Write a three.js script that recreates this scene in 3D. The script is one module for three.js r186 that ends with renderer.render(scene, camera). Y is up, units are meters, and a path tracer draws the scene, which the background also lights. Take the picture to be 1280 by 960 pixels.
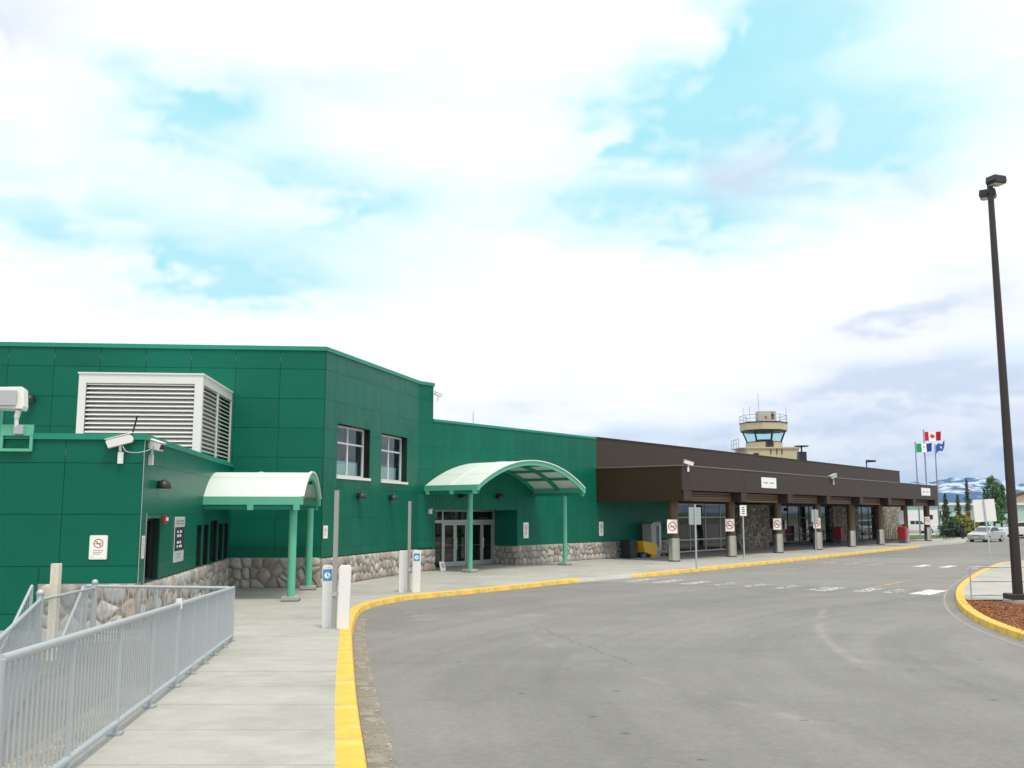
import * as THREE from 'three';
import { mergeGeometries } from 'three/addons/utils/BufferGeometryUtils.js';
import { MarchingCubes } from 'three/addons/objects/MarchingCubes.js';
import { createNoise3D } from 'simplex-noise';

// ---------------------------------------------------------------- camera, sky, sun
const scene = new THREE.Scene();
const EYE = 2.6, PITCH = Math.atan(161 / 1200);
const camera = new THREE.PerspectiveCamera(2 * Math.atan(480 / 1200) * 180 / Math.PI, 4 / 3, 0.1, 30000);
camera.position.set(0, EYE, 0);
camera.rotation.set(PITCH, 0, 0);
const renderer = new THREE.WebGLRenderer({ antialias: true });
renderer.toneMapping = THREE.LinearToneMapping;
renderer.toneMappingExposure = 1.75;
renderer.shadowMap.enabled = true;

let seed = 12345;
const rnd = () => { seed = (seed * 1664525 + 1013904223) >>> 0; return seed / 4294967296; };
const rr = (a, b) => a + (b - a) * rnd();
const sstep = (a, b, x) => { const t = Math.min(1, Math.max(0, (x - a) / (b - a))); return t * t * (3 - 2 * t); };
const n3 = createNoise3D(rnd);
const fbm3 = (x, y, z, o = 5) => { let s = 0, a = .5, f = 1; for (let i = 0; i < o; i++) { s += a * n3(x * f, y * f, z * f); a *= .5; f *= 2.03; } return s; };

{ // broken bright overcast with blue gaps
  const W = 2048, Hh = 1024, data = new Float32Array(W * Hh * 4).fill(1);
  // [azimuth deg (right of view axis), elevation deg, half width, half height, strength]
  const gaps = [[-18, 23, 7, 3, .4], [-13, 16.5, 11, 4.5, .42], [10, 20, 10, 6, .42], [-27, 17, 7, 4, .35], [4, 4.2, 7, 1, .35], [24, 23, 9, 6, .42], [-4, 26, 9, 3, .2], [-18.6, 22.5, 2.6, 2.2, .75], [-10, 18.6, 5, 1.3, .6], [-20.5, 15.2, 3, 1, .45], [-14.5, 14, 4.5, 1.2, .5], [13.2, 25.3, 5, 2.9, 1], [8, 22.6, 4, 1.8, .75], [10.5, 17.6, 4.8, 1.9, .65], [17, 27.5, 5, 1.4, .8], [25, 29, 4, 1, .6], [21, 21, 6, 3, .3], [29, 8, 5, 1, .3]];
  const greys = [[-29, 26.5, 5, 4, .65], [-13, 24.6, 9, .8, .3], [14.5, 20.4, 3.6, 1.6, .8], [23, 10.8, 5, .55, .8], [21, 6.8, 7, 1.1, .8], [27, 6.0, 7, 1.3, .9], [6, 4.6, 6, .8, .55], [17, 4.4, 6, 1, .7], [29, 3.2, 8, 1.1, .8], [23, 9, 9, 2.5, .3], [28, 12.5, 4, .8, .4], [24, 18.5, 3, .8, .35]];
  for (let j = 0; j < Hh; j++) for (let i = 0; i < W; i++) {
    const lat = ((j + .5) / Hh - .5) * Math.PI, lon = ((i + .5) / W - .5) * 2 * Math.PI;
    const y = Math.sin(lat), x = Math.cos(lat) * Math.cos(lon), z = Math.cos(lat) * Math.sin(lon);
    const k = (j * W + i) * 4;
    let r, g, b;
    if (y < -.02) { r = .30; g = .30; b = .29; }
    else {
      const e = Math.max(0, y), q = 1 / (e + .16), px = x * q, pz = z * q;
      const az = Math.atan2(x, -z) * 57.2958, el = lat * 57.2958;
      const w1 = fbm3(px * .9, 3.1, pz * .9), w2 = fbm3(px * 2.2 + 7, 1.7, pz * 2.2, 5), w3 = fbm3(px * .7 - 4, 9.2, pz * 1.3, 5), w4 = fbm3(px * 6 + 2 * w2, 5.5, pz * 6, 4);
      let gap = 0, gr = 0;
      const inF = 1 - sstep(30, 40, Math.abs(az)) * 1, inE = 1 - sstep(30, 38, el), fr = inF * inE;
      const ja = az + w2 * 4 + w4 * 1.4, je = el + w1 * 2.0 + w4 * .9;
      for (const [a, h, sw, sh, st] of gaps) gap += st * Math.exp(-(((ja - a) / sw) ** 2) - ((je - h) / sh) ** 2);
      for (const [a, h, sw, sh, st] of greys) gr += st * Math.exp(-(((ja - a) / sw) ** 2) - ((je - h) / sh) ** 2);
      const gn = sstep(.12, .5, w1 + .35 * w2) * .8, grn = sstep(.05, .5, w3) * .6;
      gap = fr * gap * (1 + .95 * w2 + .5 * w4) + (1 - fr) * gn;
      gr = fr * (gr * (1 + .9 * w2 + .7 * w4) + sstep(.1, .6, w3 + .3 * w2) * .12) + (1 - fr) * grn;
      gap = Math.min(1, Math.max(0, gap)); gr = Math.min(1, Math.max(0, gr));
      const bright = .71 + .06 * w2 + .04 * w1 + .03 * w4;
      r = bright; g = bright; b = bright * .99;
      const wisp = .5 + .5 * sstep(-.4, .4, w2);
      const gm = Math.min(1, gap * 1.15) * (1.1 - .25 * wisp);
      r += (.25 - r) * gm; g += (.505 - g) * gm; b += (.56 - b) * gm;
      const km = Math.min(1, gr) * .85;
      r += (.41 - r) * km; g += (.455 - g) * km; b += (.55 - b) * km;
    }
    data[k] = r; data[k + 1] = g; data[k + 2] = b; data[k + 3] = 1;
  }
  const sky = new THREE.DataTexture(data, W, Hh, THREE.RGBAFormat, THREE.FloatType);
  sky.mapping = THREE.EquirectangularReflectionMapping; sky.magFilter = THREE.LinearFilter; sky.needsUpdate = true;
  scene.background = sky; scene.environment = sky;
}
const sun = new THREE.DirectionalLight(0xfff4e2, 1.5);
sun.position.set(12, 60, 24); sun.target.position.set(0, 0, -40);
sun.position.add(sun.target.position);
sun.castShadow = true; sun.shadow.radius = 26; sun.shadow.mapSize.set(2048, 2048);
Object.assign(sun.shadow.camera, { left: -90, right: 90, top: 90, bottom: -90, near: 1, far: 260 });
scene.add(sun, sun.target);
scene.fog = new THREE.FogExp2(0x86b6f0, 0.00009);

// ---------------------------------------------------------------- helpers
const used = {};
function numbered(n) { const k = used[n] = (used[n] || 0) + 1; return k === 1 ? n : n + '_' + String(k - 1).padStart(3, '0'); }
function sh(o) { o.traverse(c => { if (c.isMesh) { c.castShadow = true; c.receiveShadow = true; } }); return o; }
function tag(o, label, category, group) { o.userData.label = label; o.userData.category = category; if (group) o.userData.group = group; return o; }
function thing(name, label, category, x = 0, y = 0, d = 0, turn = 0, group) {
  const o = new THREE.Group(); o.name = numbered(name); o.position.set(x, y, -d); o.rotation.y = turn;
  tag(o, label, category, group); scene.add(o); return o;
}
function mesh(name, geo, mat, parent, x = 0, y = 0, z = 0) {
  if (Array.isArray(geo)) geo = geo.length > 1 ? mergeGeometries(geo.map(g => g.index ? g.toNonIndexed() : g)) : geo[0];
  const m = new THREE.Mesh(geo, mat); m.name = parent === scene ? numbered(name) : name; m.position.set(x, y, z);
  m.castShadow = m.receiveShadow = true; parent.add(m); return m;
}
function structure(name, geo, mat) { const m = mesh(name, geo, mat, scene); m.userData.kind = 'structure'; return m; }
function copy(src, x, y, d, turn = 0, label) {
  const c = src.clone(); c.name = numbered(src.name.replace(/_\d{3}$/, '')); c.position.set(x, y, -d); c.rotation.y = turn;
  c.userData = { ...src.userData }; if (label) c.userData.label = label; scene.add(c); return c;
}
const bx = (w, h, dp, x = 0, y = 0, z = 0) => new THREE.BoxGeometry(w, h, dp).translate(x, y, z);
// box given by two corners
const bb = (x0, x1, y0, y1, z0, z1) => bx(x1 - x0, y1 - y0, z1 - z0, (x0 + x1) / 2, (y0 + y1) / 2, (z0 + z1) / 2);
const cyl = (r, h, x = 0, y = 0, z = 0, seg = 16, r2 = r) => new THREE.CylinderGeometry(r2, r, h, seg).translate(x, y + h / 2, z);
function bar(a, b, r, seg = 8, r2 = r) {
  const A = new THREE.Vector3(...a), B = new THREE.Vector3(...b), v = B.clone().sub(A), L = v.length();
  const g = new THREE.CylinderGeometry(r2, r, L, seg);
  g.applyQuaternion(new THREE.Quaternion().setFromUnitVectors(new THREE.Vector3(0, 1, 0), v.normalize()));
  return g.translate((A.x + B.x) / 2, (A.y + B.y) / 2, (A.z + B.z) / 2);
}
function extr(pts, depth, bevel = 0) {
  const s = new THREE.Shape(pts.map(p => new THREE.Vector2(p[0], p[1])));
  return new THREE.ExtrudeGeometry(s, { depth, bevelEnabled: bevel > 0, bevelThickness: bevel, bevelSize: bevel, bevelSegments: 2, curveSegments: 10 });
}
function disc(r, x, y, z, seg = 20) { return new THREE.CircleGeometry(r, seg).translate(x, y, z); }
// tileable value noise
function hash(i, j, s) { let h = (i * 374761393 + j * 668265263 + s * 974711) | 0; h = Math.imul(h ^ (h >>> 13), 1274126177); return ((h ^ (h >>> 16)) >>> 0) / 4294967296; }
function vn(x, y, per, s) {
  const i = Math.floor(x), j = Math.floor(y), fx = x - i, fy = y - j, u = fx * fx * (3 - 2 * fx), v = fy * fy * (3 - 2 * fy);
  const m = a => ((a % per) + per) % per;
  const a = hash(m(i), m(j), s), b = hash(m(i + 1), m(j), s), c = hash(m(i), m(j + 1), s), d = hash(m(i + 1), m(j + 1), s);
  return a + (b - a) * u + (c - a) * v + (a - b - c + d) * u * v;
}
function tfbm(u, v, per, s, oct = 5) { let r = 0, a = .5, p = per, t = 0; for (let o = 0; o < oct; o++) { r += a * vn(u * p, v * p, p, s + o); t += a; a *= .55; p *= 2; } return r / t; }
function dataTex(size, fn, srgb = true, rep = [1, 1]) {
  const d = new Uint8Array(size * size * 4);
  for (let j = 0; j < size; j++) for (let i = 0; i < size; i++) {
    const c = fn((i + .5) / size, (j + .5) / size), k = (j * size + i) * 4;
    d[k] = Math.min(255, Math.max(0, c[0])); d[k + 1] = Math.min(255, Math.max(0, c[1])); d[k + 2] = Math.min(255, Math.max(0, c[2])); d[k + 3] = 255;
  }
  const t = new THREE.DataTexture(d, size, size); t.wrapS = t.wrapT = THREE.RepeatWrapping; t.magFilter = THREE.LinearFilter; t.minFilter = THREE.LinearMipmapLinearFilter; t.generateMipmaps = true;
  if (srgb) t.colorSpace = THREE.SRGBColorSpace; t.repeat.set(...rep); t.needsUpdate = true; return t;
}
function canvasTex(w, h, draw) {
  const c = document.createElement('canvas'); c.width = w; c.height = h; const g = c.getContext('2d'); draw(g, w, h);
  const t = new THREE.CanvasTexture(c); t.colorSpace = THREE.SRGBColorSpace; return t;
}
const lin = (r, g, b) => new THREE.Color().setRGB(r, g, b);
const std = (color, roughness = .7, extra = {}) => new THREE.MeshStandardMaterial({ color, roughness, ...extra });
const SLOPE = .043;
const gy = d => { const x = (23.5 - d) / 1.5; return SLOPE * 1.5 * (x > 30 ? x : Math.log1p(Math.exp(x))); };

// ---------------------------------------------------------------- materials
const grainBump = dataTex(512, (u, v) => { const n = 255 * (.5 * tfbm(u, v, 64, 3, 3) + .5 * hash(Math.floor(u * 512), Math.floor(v * 512), 9)); return [n, n, n]; }, false);
const concreteMap = dataTex(1024, (u, v) => {
  const a = tfbm(u, v, 5, 11, 6), b = tfbm(u, v, 40, 17, 4), c = hash(Math.floor(u * 1024), Math.floor(v * 1024), 2);
  const st = sstep(.58, .72, tfbm(u * 1, v * 1, 9, 23, 5));
  const n = 166 + (a - .5) * 30 + (b - .5) * 16 + (c - .5) * 12 - st * 6; return [n, n * .992, n * .955];
});
const M = {};
M.concrete = std(0xffffff, .92, { map: concreteMap, bumpMap: grainBump, bumpScale: .004 });
M.plainConcrete = std(lin(.42, .41, .39), .9, { bumpMap: grainBump, bumpScale: .003 });
M.asphaltFar = std(lin(.205, .205, .2), .95);
const phys = (color, roughness, specularIntensity, extra = {}) => new THREE.MeshPhysicalMaterial({ color, roughness, specularIntensity, ...extra });
const wavy = [1, 2, 3].map(k => dataTex(64, (u, v) => { const n = 255 * tfbm(u, v, 2, 500 + k * 7, 3); return [n, n, n]; }, false));
M.green = [phys(lin(.004, .128, .081), .36, .32), phys(lin(.0045, .135, .087), .39, .32), phys(lin(.0038, .122, .077), .37, .32)];
M.green.forEach((m, i) => { m.bumpMap = wavy[i]; m.bumpScale = .012; });
M.backing = std(lin(.004, .05, .034), .8);
M.mint = phys(lin(.125, .47, .325), .45, .6);
M.trim = phys(lin(.018, .26, .175), .45, .6);
M.white = std(lin(.78, .78, .77), .5);
M.offwhite = std(lin(.62, .62, .6), .6);
M.steel = std(lin(.50, .52, .53), .45, { metalness: .6 });
M.galv = std(lin(.45, .49, .515), .5, { metalness: .35 });
M.stainless = std(lin(.62, .60, .57), .24, { metalness: .95 });
M.black = std(lin(.015, .015, .018), .45);
M.dark = std(lin(.02, .02, .02), .8);
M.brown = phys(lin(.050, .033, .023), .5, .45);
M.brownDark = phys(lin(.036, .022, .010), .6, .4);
M.brownWood = [std(lin(.20, .12, .07), .7), std(lin(.24, .15, .09), .7), std(lin(.16, .095, .055), .7)];
M.yellow = std(0xffffff, .8, {
  map: dataTex(512, (u, v) => {
    const a = tfbm(u, v, 6, 41, 5), w = sstep(.585, .66, tfbm(u, v, 16, 47, 6)), g = (hash(Math.floor(u * 512), Math.floor(v * 512), 5) - .5) * 14;
    const m = (p, q) => p + (q - p) * w * .75 + (a - .5) * 40 + g; return [m(222, 172), m(180, 164), m(70, 144)];
  }), bumpMap: grainBump, bumpScale: .003
});
M.red = std(lin(.33, .015, .022), .5);
M.mulch = std(0xffffff, 1, { map: dataTex(512, (u, v) => { const a = tfbm(u, v, 30, 61, 4), b = hash(Math.floor(u * 256), Math.floor(v * 170), 3); const n = .55 + .5 * a + .35 * (b - .5); return [150 * n, 88 * n, 50 * n]; }) });
M.gravel = std(0xffffff, 1, { map: dataTex(1024, (u, v) => { const a = tfbm(u, v, 8, 71, 5), b = tfbm(u, v, 120, 77, 2), c = hash(Math.floor(u * 400), Math.floor(v * 400), 6); const n = 95 + a * 60 + b * 50 + (c > .96 ? 60 : 0) + (c - .5) * 24; return [n, n * .955, n * .88]; }), bumpMap: grainBump, bumpScale: .02 });
M.grass = std(0xffffff, 1, { map: dataTex(512, (u, v) => { const a = tfbm(u, v, 10, 81, 5), b = hash(Math.floor(u * 512), Math.floor(v * 512), 8); const n = .6 + .5 * a + .3 * (b - .5); return [86 * n, 112 * n, 42 * n]; }) });
M.glass = new THREE.MeshPhysicalMaterial({ color: lin(.72, .80, .80), roughness: .02, transmission: 1, thickness: 0, ior: 1.55 });
M.darkGlass = new THREE.MeshPhysicalMaterial({ color: lin(.30, .36, .35), roughness: .02, transmission: 1, thickness: 0, ior: 1.6 });
M.blueGlass = new THREE.MeshPhysicalMaterial({ color: lin(.55, .78, .82), roughness: .03, transmission: 1, thickness: 0, ior: 1.55 });
M.cabGlass = new THREE.MeshPhysicalMaterial({ color: lin(.72, .9, .93), roughness: .02, transmission: 1, thickness: 0, ior: 1.5 });
M.roofPanel = new THREE.MeshPhysicalMaterial({ color: lin(.72, .80, .755), roughness: .6, transmission: .22, thickness: 0 });
M.mortar = std(lin(.33, .305, .275), 1);
M.stone = [[.50, .46, .40], [.40, .37, .33], [.46, .38, .32], [.36, .34, .32], [.56, .53, .48], [.34, .29, .25], [.44, .43, .42]].map((c, i) => std(lin(Math.min(.66, c[0] * 1.24), Math.min(.64, c[1] * 1.24), Math.min(.6, c[2] * 1.25)), .92, {
  map: dataTex(128, (u, v) => { const n = 226 + (tfbm(u, v, 5, 100 + i, 5) - .5) * 80 + (hash(Math.floor(u * 128), Math.floor(v * 128), i) - .5) * 26; return [n, n, n]; }), bumpMap: grainBump, bumpScale: .008
}));
M.beige = std(lin(.55, .47, .31), .8);
M.wood = std(0xffffff, .9, { map: dataTex(256, (u, v) => { const n = 178 + 50 * tfbm(u * 1, v * .12, 16, 91, 4) + 20 * (hash(Math.floor(u * 256), Math.floor(v * 40), 4) - .5); return [n * 1.03, n * 1.0, n * .92]; }) });
M.poleBrown = std(lin(.030, .022, .020), .4);
M.skin = std(lin(.45, .28, .2), .6);

// ---------------------------------------------------------------- ground, road, pavements
function sheet(rows, y, uvs = 1) { // rows: array of arrays of [x, d]
  const pos = [], uv = [], idx = [], n = rows[0].length;
  rows.forEach(r => r.forEach(([x, d]) => { pos.push(x, y(x, d), -d); uv.push(x * uvs, d * uvs); }));
  for (let j = 0; j + 1 < rows.length; j++) for (let i = 0; i + 1 < n; i++) { const a = j * n + i; idx.push(a, a + 1, a + n, a + 1, a + n + 1, a + n); }
  const g = new THREE.BufferGeometry(); g.setAttribute('position', new THREE.Float32BufferAttribute(pos, 3)); g.setAttribute('uv', new THREE.Float32BufferAttribute(uv, 2)); g.setIndex(idx); g.computeVertexNormals(); return g;
}
const grid = (x0, x1, nx, ds) => ds.map(d => Array.from({ length: nx + 1 }, (_, i) => [x0 + (x1 - x0) * i / nx, d]));
const range = (a, b, st) => { const r = []; for (let v = a; v < b - 1e-6; v += st) r.push(v); r.push(b); return r; };
structure('ground', sheet(grid(-9000, 9000, 12, [-400, 0, 100, 200, 400, 900, 2500, 6000, 9500]), () => -1.9, .05), std(lin(.10, .13, .06), 1));

// road with turning wear
{
  const X0 = -8, X1 = 56, D0 = -4, D1 = 60;
  const map = dataTex(1600, (u, v) => {
    const x = X0 + u * (X1 - X0), d = D0 + v * (D1 - D0);
    const R = Math.hypot(x - 26, d - 12), th = Math.atan2(d - 12, x - 26);
    let n = 123 + (tfbm(u, v, 7, 201, 5) - .5) * 20 + (tfbm(u, v, 60, 207, 3) - .5) * 12 + (hash(Math.floor(u * 1600), Math.floor(v * 1600), 7) - .5) * 11;
    const streak = vn(R * 1.6 + 400, th * 2.2 + 40, 4096, 301) * .6 + vn(R * 5 + 400, th * 4 + 40, 4096, 305) * .4;
    n += (streak - .5) * 15 * sstep(4, 12, R);
    const q = d - 18.69, xa = 6.14 + .205 * q + .0097 * q * q, ra = Math.abs(x - xa);
    if (d > 14 && d < 29.3) n += 13 * Math.exp(-((ra / .12) ** 2)) * sstep(.15, .5, vn(d * 3 + 50, x * 3, 4096, 311)) * sstep(14, 17, d);
    const rb = Math.abs(x - (.35 + .11 * (22 - d) + .012 * (22 - d) ** 2)); if (d > 10 && d < 23) n += 9 * Math.exp(-((rb / .1) ** 2)) * sstep(.35, .7, vn(d * 4 + 90, x * 3, 4096, 317));
    const cr = Math.abs(x - (.55 + (24 - d) * .177 + .05 * Math.sin(d * 3.1) + .02 * Math.sin(d * 11))); if (d > 16 && d < 24 && cr < .022) n -= 20;
    if (hash(Math.floor(x * 4), Math.floor(d * 4), 77) > .992) { const sx = x * 4 - Math.floor(x * 4) - .5, sy = d * 4 - Math.floor(d * 4) - .5; if (sx * sx + sy * sy < .03) n -= 34; }
    const pt = tfbm(u, v, 90, 401, 4); if (Math.abs(d - 26.5 - .1 * x) < 1.2 && x > -3 && x < 1 && pt > .63) n += 9;
    const seam = Math.abs(d - (38.6 - .32 * (x - 4) + .15 * Math.sin(x * .7))); if (x > 3 && x < 20 && seam < .10) n -= 16;
    if (d > 38.6 - .32 * (x - 4)) n += 5;
    return [n * 1.0, n * .99, n * .965];
  });
  map.wrapS = map.wrapT = THREE.ClampToEdgeWrapping;
  const gb = grainBump.clone(); gb.repeat.set(60, 60); gb.needsUpdate = true;
  const g = sheet(grid(X0, X1, 32, range(D0, D1, 1)), (x, d) => gy(d) - .15);
  const uv = g.attributes.uv; for (let i = 0; i < uv.count; i++) uv.setXY(i, (uv.getX(i) - X0) / (X1 - X0), (uv.getY(i) - D0) / (D1 - D0));
  structure('road', g, std(0xffffff, .93, { map, bumpMap: gb, bumpScale: .0015 }));
  structure('road', [sheet(grid(-8, 170, 20, [60, 90, 130, 180]), () => -.15, .1), sheet(grid(56, 170, 10, range(-4, 60, 4)), (x, d) => gy(d) - .15, .1)],
    std(0xffffff, .95, { map: dataTex(512, (u, v) => { const n = 123 + (tfbm(u, v, 6, 221, 6) - .5) * 24; return [n, n * .99, n * .965]; }) }));
}
// frame of the long facade: O + s*A + n*N
const AN = 38 * Math.PI / 180, AX = Math.sin(AN), AD = Math.cos(AN), PHI = Math.atan2(AD, AX);
const P = (s, n) => [-3.8 + AX * s + AD * n, 44 + AD * s - AX * n];
// kerb line of the forecourt, as (x, d)
const kerbPts = [[-.2, 1], [-.62, 4], [-1.24, 7.6], [-1.93, 11.4], [-3.18, 18.7], [-3.66, 21.6], [-4.24, 26], [-4.34, 27.9], [-4.08, 29.5], [-3.45, 31.2], [-2.5, 32.4], [-1.45, 33.7], [.3, 36], [2.6, 39.2], P(4.5, 8.45), P(10, 8.45), P(20, 8.3), P(30, 8.1), P(40, 7.9), P(49, 7.7)];
const extPts = [P(49, 7.7), P(54, 7.6), P(62, 8), [46.5, 98], [53, 104], [62, 111], [80, 123], [120, 148]];
const curve = pts => new THREE.CatmullRomCurve3(pts.map(p => new THREE.Vector3(p[0], 0, p[1])), false, 'centripetal');
const samp = (pts, n) => curve(pts).getSpacedPoints(n).map(p => [p.x, p.z]);
const offs = (line, w) => line.map((p, i) => { const a = line[Math.max(0, i - 1)], b = line[Math.min(line.length - 1, i + 1)], dx = b[0] - a[0], dd = b[1] - a[1], L = Math.hypot(dx, dd); return [p[0] - dd / L * w, p[1] + dx / L * w]; }); // w>0: to the left of travel
// strip along a line with a cross-section of [offset, height]
function strip(line, prof, uvs = 1, yf = gy) {
  const pos = [], uv = [], idx = [], n = prof.length; let L = 0;
  const ls = prof.map(p => offs(line, p[0])); let acc = 0; const us = prof.map((p, i) => i ? (acc += Math.hypot(p[0] - prof[i - 1][0], i === 3 ? .15 : .02)) : 0);
  line.forEach((p, j) => { if (j) L += Math.hypot(p[0] - line[j - 1][0], p[1] - line[j - 1][1]); prof.forEach((q, i) => { const [x, d] = ls[i][j]; pos.push(x, yf(d) + (typeof q[1] === 'function' ? q[1](d) : q[1]), -d); uv.push(us[i] * uvs, L * uvs); }); });
  for (let j = 0; j + 1 < line.length; j++) for (let i = 0; i + 1 < n; i++) { const a = j * n + i; idx.push(a, a + n, a + 1, a + 1, a + n, a + n + 1); }
  const g = new THREE.BufferGeometry(); g.setAttribute('position', new THREE.Float32BufferAttribute(pos, 3)); g.setAttribute('uv', new THREE.Float32BufferAttribute(uv, 2)); g.setIndex(idx); g.computeVertexNormals(); return g;
}
const KN = 180, kerbLine = offs(samp(kerbPts, KN), -.14);
const dip = d => -.105 * sstep(38.2, 39.4, d) * (1 - sstep(41.2, 42.4, d));
const KP = [[.24, 0], [.02, dip], [0, d => dip(d) - .02], [-.03, -.17]];
const KL = kerbLine.length;
// painted stretch, worn dropped stretch at the crossing, painted stretch
const at = d => kerbLine.findIndex(p => p[1] > d);
const iA = at(39.0), iB = at(41.6);
const yk = structure('kerb', [strip(kerbLine.slice(0, iA + 1), KP, .5), strip(kerbLine.slice(iB), KP, .5)], M.yellow);
structure('kerb', strip(kerbLine.slice(iA, iB + 1), KP, .2), M.concrete);
const extLine = samp(extPts, 60);
structure('kerb', strip(extLine, [[.2, 0], [.02, 0], [0, -.02], [-.02, -.17]], .2), M.plainConcrete);
structure('gutter', strip(kerbLine.slice(0, at(26)), [[-.03, -.142], [-.24, -.143], [-.28, -.149]], .4), std(0xffffff, 1, {
  map: dataTex(512, (u, v) => { const a = tfbm(u, v, 7, 131, 6), b = tfbm(u, v, 50, 137, 3), w = sstep(.56, .68, tfbm(u, v, 10, 141, 5)); const n = 132 + (a - .5) * 36 + (b - .5) * 28 + w * 24; return [n, n * .96, n * .88]; }), bumpMap: grainBump, bumpScale: .015
}));
{ // grit swept into the gutter
  const g = new THREE.IcosahedronGeometry(1, 0), im = new THREE.InstancedMesh(g, std(lin(.42, .38, .32), 1), 420), m = new THREE.Matrix4(), q = new THREE.Quaternion();
  const gl = offs(kerbLine, -.13);
  for (let i = 0; i < 420; i++) { const k = Math.floor(rnd() * at(27)), p = gl[k]; const s = rr(.005, .014); q.setFromEuler(new THREE.Euler(rnd() * 6, rnd() * 6, 0)); m.compose(new THREE.Vector3(p[0] + rr(-.1, .16), gy(p[1]) - .14, -p[1] + rr(-.3, .3)), q, new THREE.Vector3(s, s * .7, s)); im.setMatrixAt(i, m); }
  im.name = 'gutter_grit'; im.userData = { kind: 'stuff', label: 'loose pale grit lying in the gutter', category: 'grit' }; scene.add(im);
}
// pavement: from the railing / buildings to the kerb
const kx = d => { for (let i = 1; i < KL; i++) if (kerbLine[i][1] >= d) { const a = kerbLine[i - 1], b = kerbLine[i], t = (d - a[1]) / (b[1] - a[1]); return a[0] + (b[0] - a[0]) * t; } return kerbLine[KL - 1][0]; };
const railX = d => -3.0 - .1774 * (d - 5.8);
{
  const inner = offs(kerbLine, .24), ix = d => { for (let i = 1; i < KL; i++) if (inner[i][1] >= d) { const a = inner[i - 1], b = inner[i], t = (d - a[1]) / (b[1] - a[1]); return a[0] + (b[0] - a[0]) * t; } return inner[KL - 1][0]; };
  const rows = [], add = (d, l) => { const r = ix(d), row = []; for (let i = 0; i <= 10; i++) row.push([l + (r - l) * i / 10, d]); rows.push(row); };
  for (const d of range(inner[0][1] + .1, 18.55, .5)) add(d, railX(d) - .12);
  const rows2 = rows.slice(); rows.length = 0;
  for (const d of range(18.55, 34, .5)) add(d, -11);
  for (const d of range(34.5, 45, .5)) add(d, -11);
  for (const d of range(46, inner[KL - 1][1], 1)) add(d, -6 + (d - 45) * .55);
  const f = (x, d) => gy(d);
  const dEnd = inner[KL - 1][1];
  const far = offs(extLine, .2).map(p => [[p[0] - 16, p[1] + 8], [p[0] - 4, p[1] + 2], p]);
  structure('pavement', [sheet(rows2, f, .125), sheet(rows, f, .125), sheet(far.map(r => r), () => -.003, .125)], M.concrete);
  // sawn joints across the walk
  const jg = []; for (let d = 6.2; d < 18; d += 1.5) jg.push(bx(kx(d) - railX(d) - .2, .004, .008, (kx(d) + railX(d)) / 2 - .1, gy(d), -d));
  for (let d = 19.5; d < 33; d += 1.5) { const w = kx(d) - .3 + 9; jg.push(bx(w, .004, .008, kx(d) - .3 - w / 2, gy(d), -d)); }
  for (let s = 8; s < 48; s += 2.2) { const a = P(s, .3), b = P(s, 8.0); jg.push(bar([a[0], -.004, -a[1]], [b[0], -.004, -b[1]], .008, 4)); }
  structure('pavement_joints', jg, std(lin(.3, .29, .27), 1));
}
// sunken gravel bank left of the railing
structure('gravel', sheet(range(1, 19.5, .8).map(d => [0, .15, .6, 1.6, 3, 4.4, 5.4, 30].map(w => [railX(d) - .1 - w, d])), (x, d) => { const w = railX(d) - .1 - x; return gy(d) - .1 - (gy(d) + .35) * sstep(.1, 4.5, w) + .05 * n3(x * 1.5, d * 1.5, 2); }, .25), M.gravel);

structure('retaining_edge', bb(-11, -5.25, -1.9, gy(18.5) - .004, -18.62, -18.5), M.plainConcrete);
// crossing and yellow markings (worn paint)
const worn = (c, thr, s) => { // paint sheet broken up by real wear
  return new THREE.MeshStandardMaterial({ color: c, roughness: .9, alphaTest: .5, alphaMap: dataTex(256, (u, v) => { const n = tfbm(u, v, 12, s, 5) > thr ? 255 : 0; return [n, n, n]; }, false) });
};
const paintQuad = (pts, m, name) => {
  const g = new THREE.BufferGeometry(), pos = []; pts.forEach(([x, d]) => pos.push(x, gy(d) - .146, -d));
  g.setAttribute('position', new THREE.Float32BufferAttribute(pos, 3)); g.setAttribute('uv', new THREE.Float32BufferAttribute([0, 0, 1, 0, 1, 1, 0, 1], 2)); g.setIndex([0, 1, 2, 0, 2, 3]); g.computeVertexNormals();
  return structure(name, g, m);
};
const wpGood = worn(lin(.66, .66, .64), .36, 151), wpMid = worn(lin(.56, .56, .55), .50, 157), wpBad = worn(lin(.50, .50, .49), .56, 163), yp = worn(lin(.6, .42, .1), .46, 167);
const zb = (s0, s1, n0, n1, m) => paintQuad([P(s0, n0), P(s0, n1), P(s1, n1), P(s1, n0)], m, 'road_marking');
zb(2.4, 4.75, 20.15, 20.85, wpGood); zb(2.1, 4.4, 19.2, 19.7, wpBad); zb(2.25, 4.4, 18.25, 18.75, wpMid); zb(1.7, 3.95, 17.1, 17.55, wpMid);
for (let n = 9.2; n < 16.8; n += 1.25) zb(1.7, 3.8, n, n + .5, n < 12.5 ? wpMid : wpBad);
for (const n of [15.35, 16.6, 17.95]) zb(20.1, 22.2, n, n + .45, wpGood);
for (const n of [10.4, 11.7, 13]) zb(20.1, 22.2, n, n + .4, wpBad);
zb(4.5, 9.6, 18.2, 18.33, yp); zb(9.5, 9.63, 18.3, 20.2, yp); zb(11.5, 16, 11.2, 11.33, yp);

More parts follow.
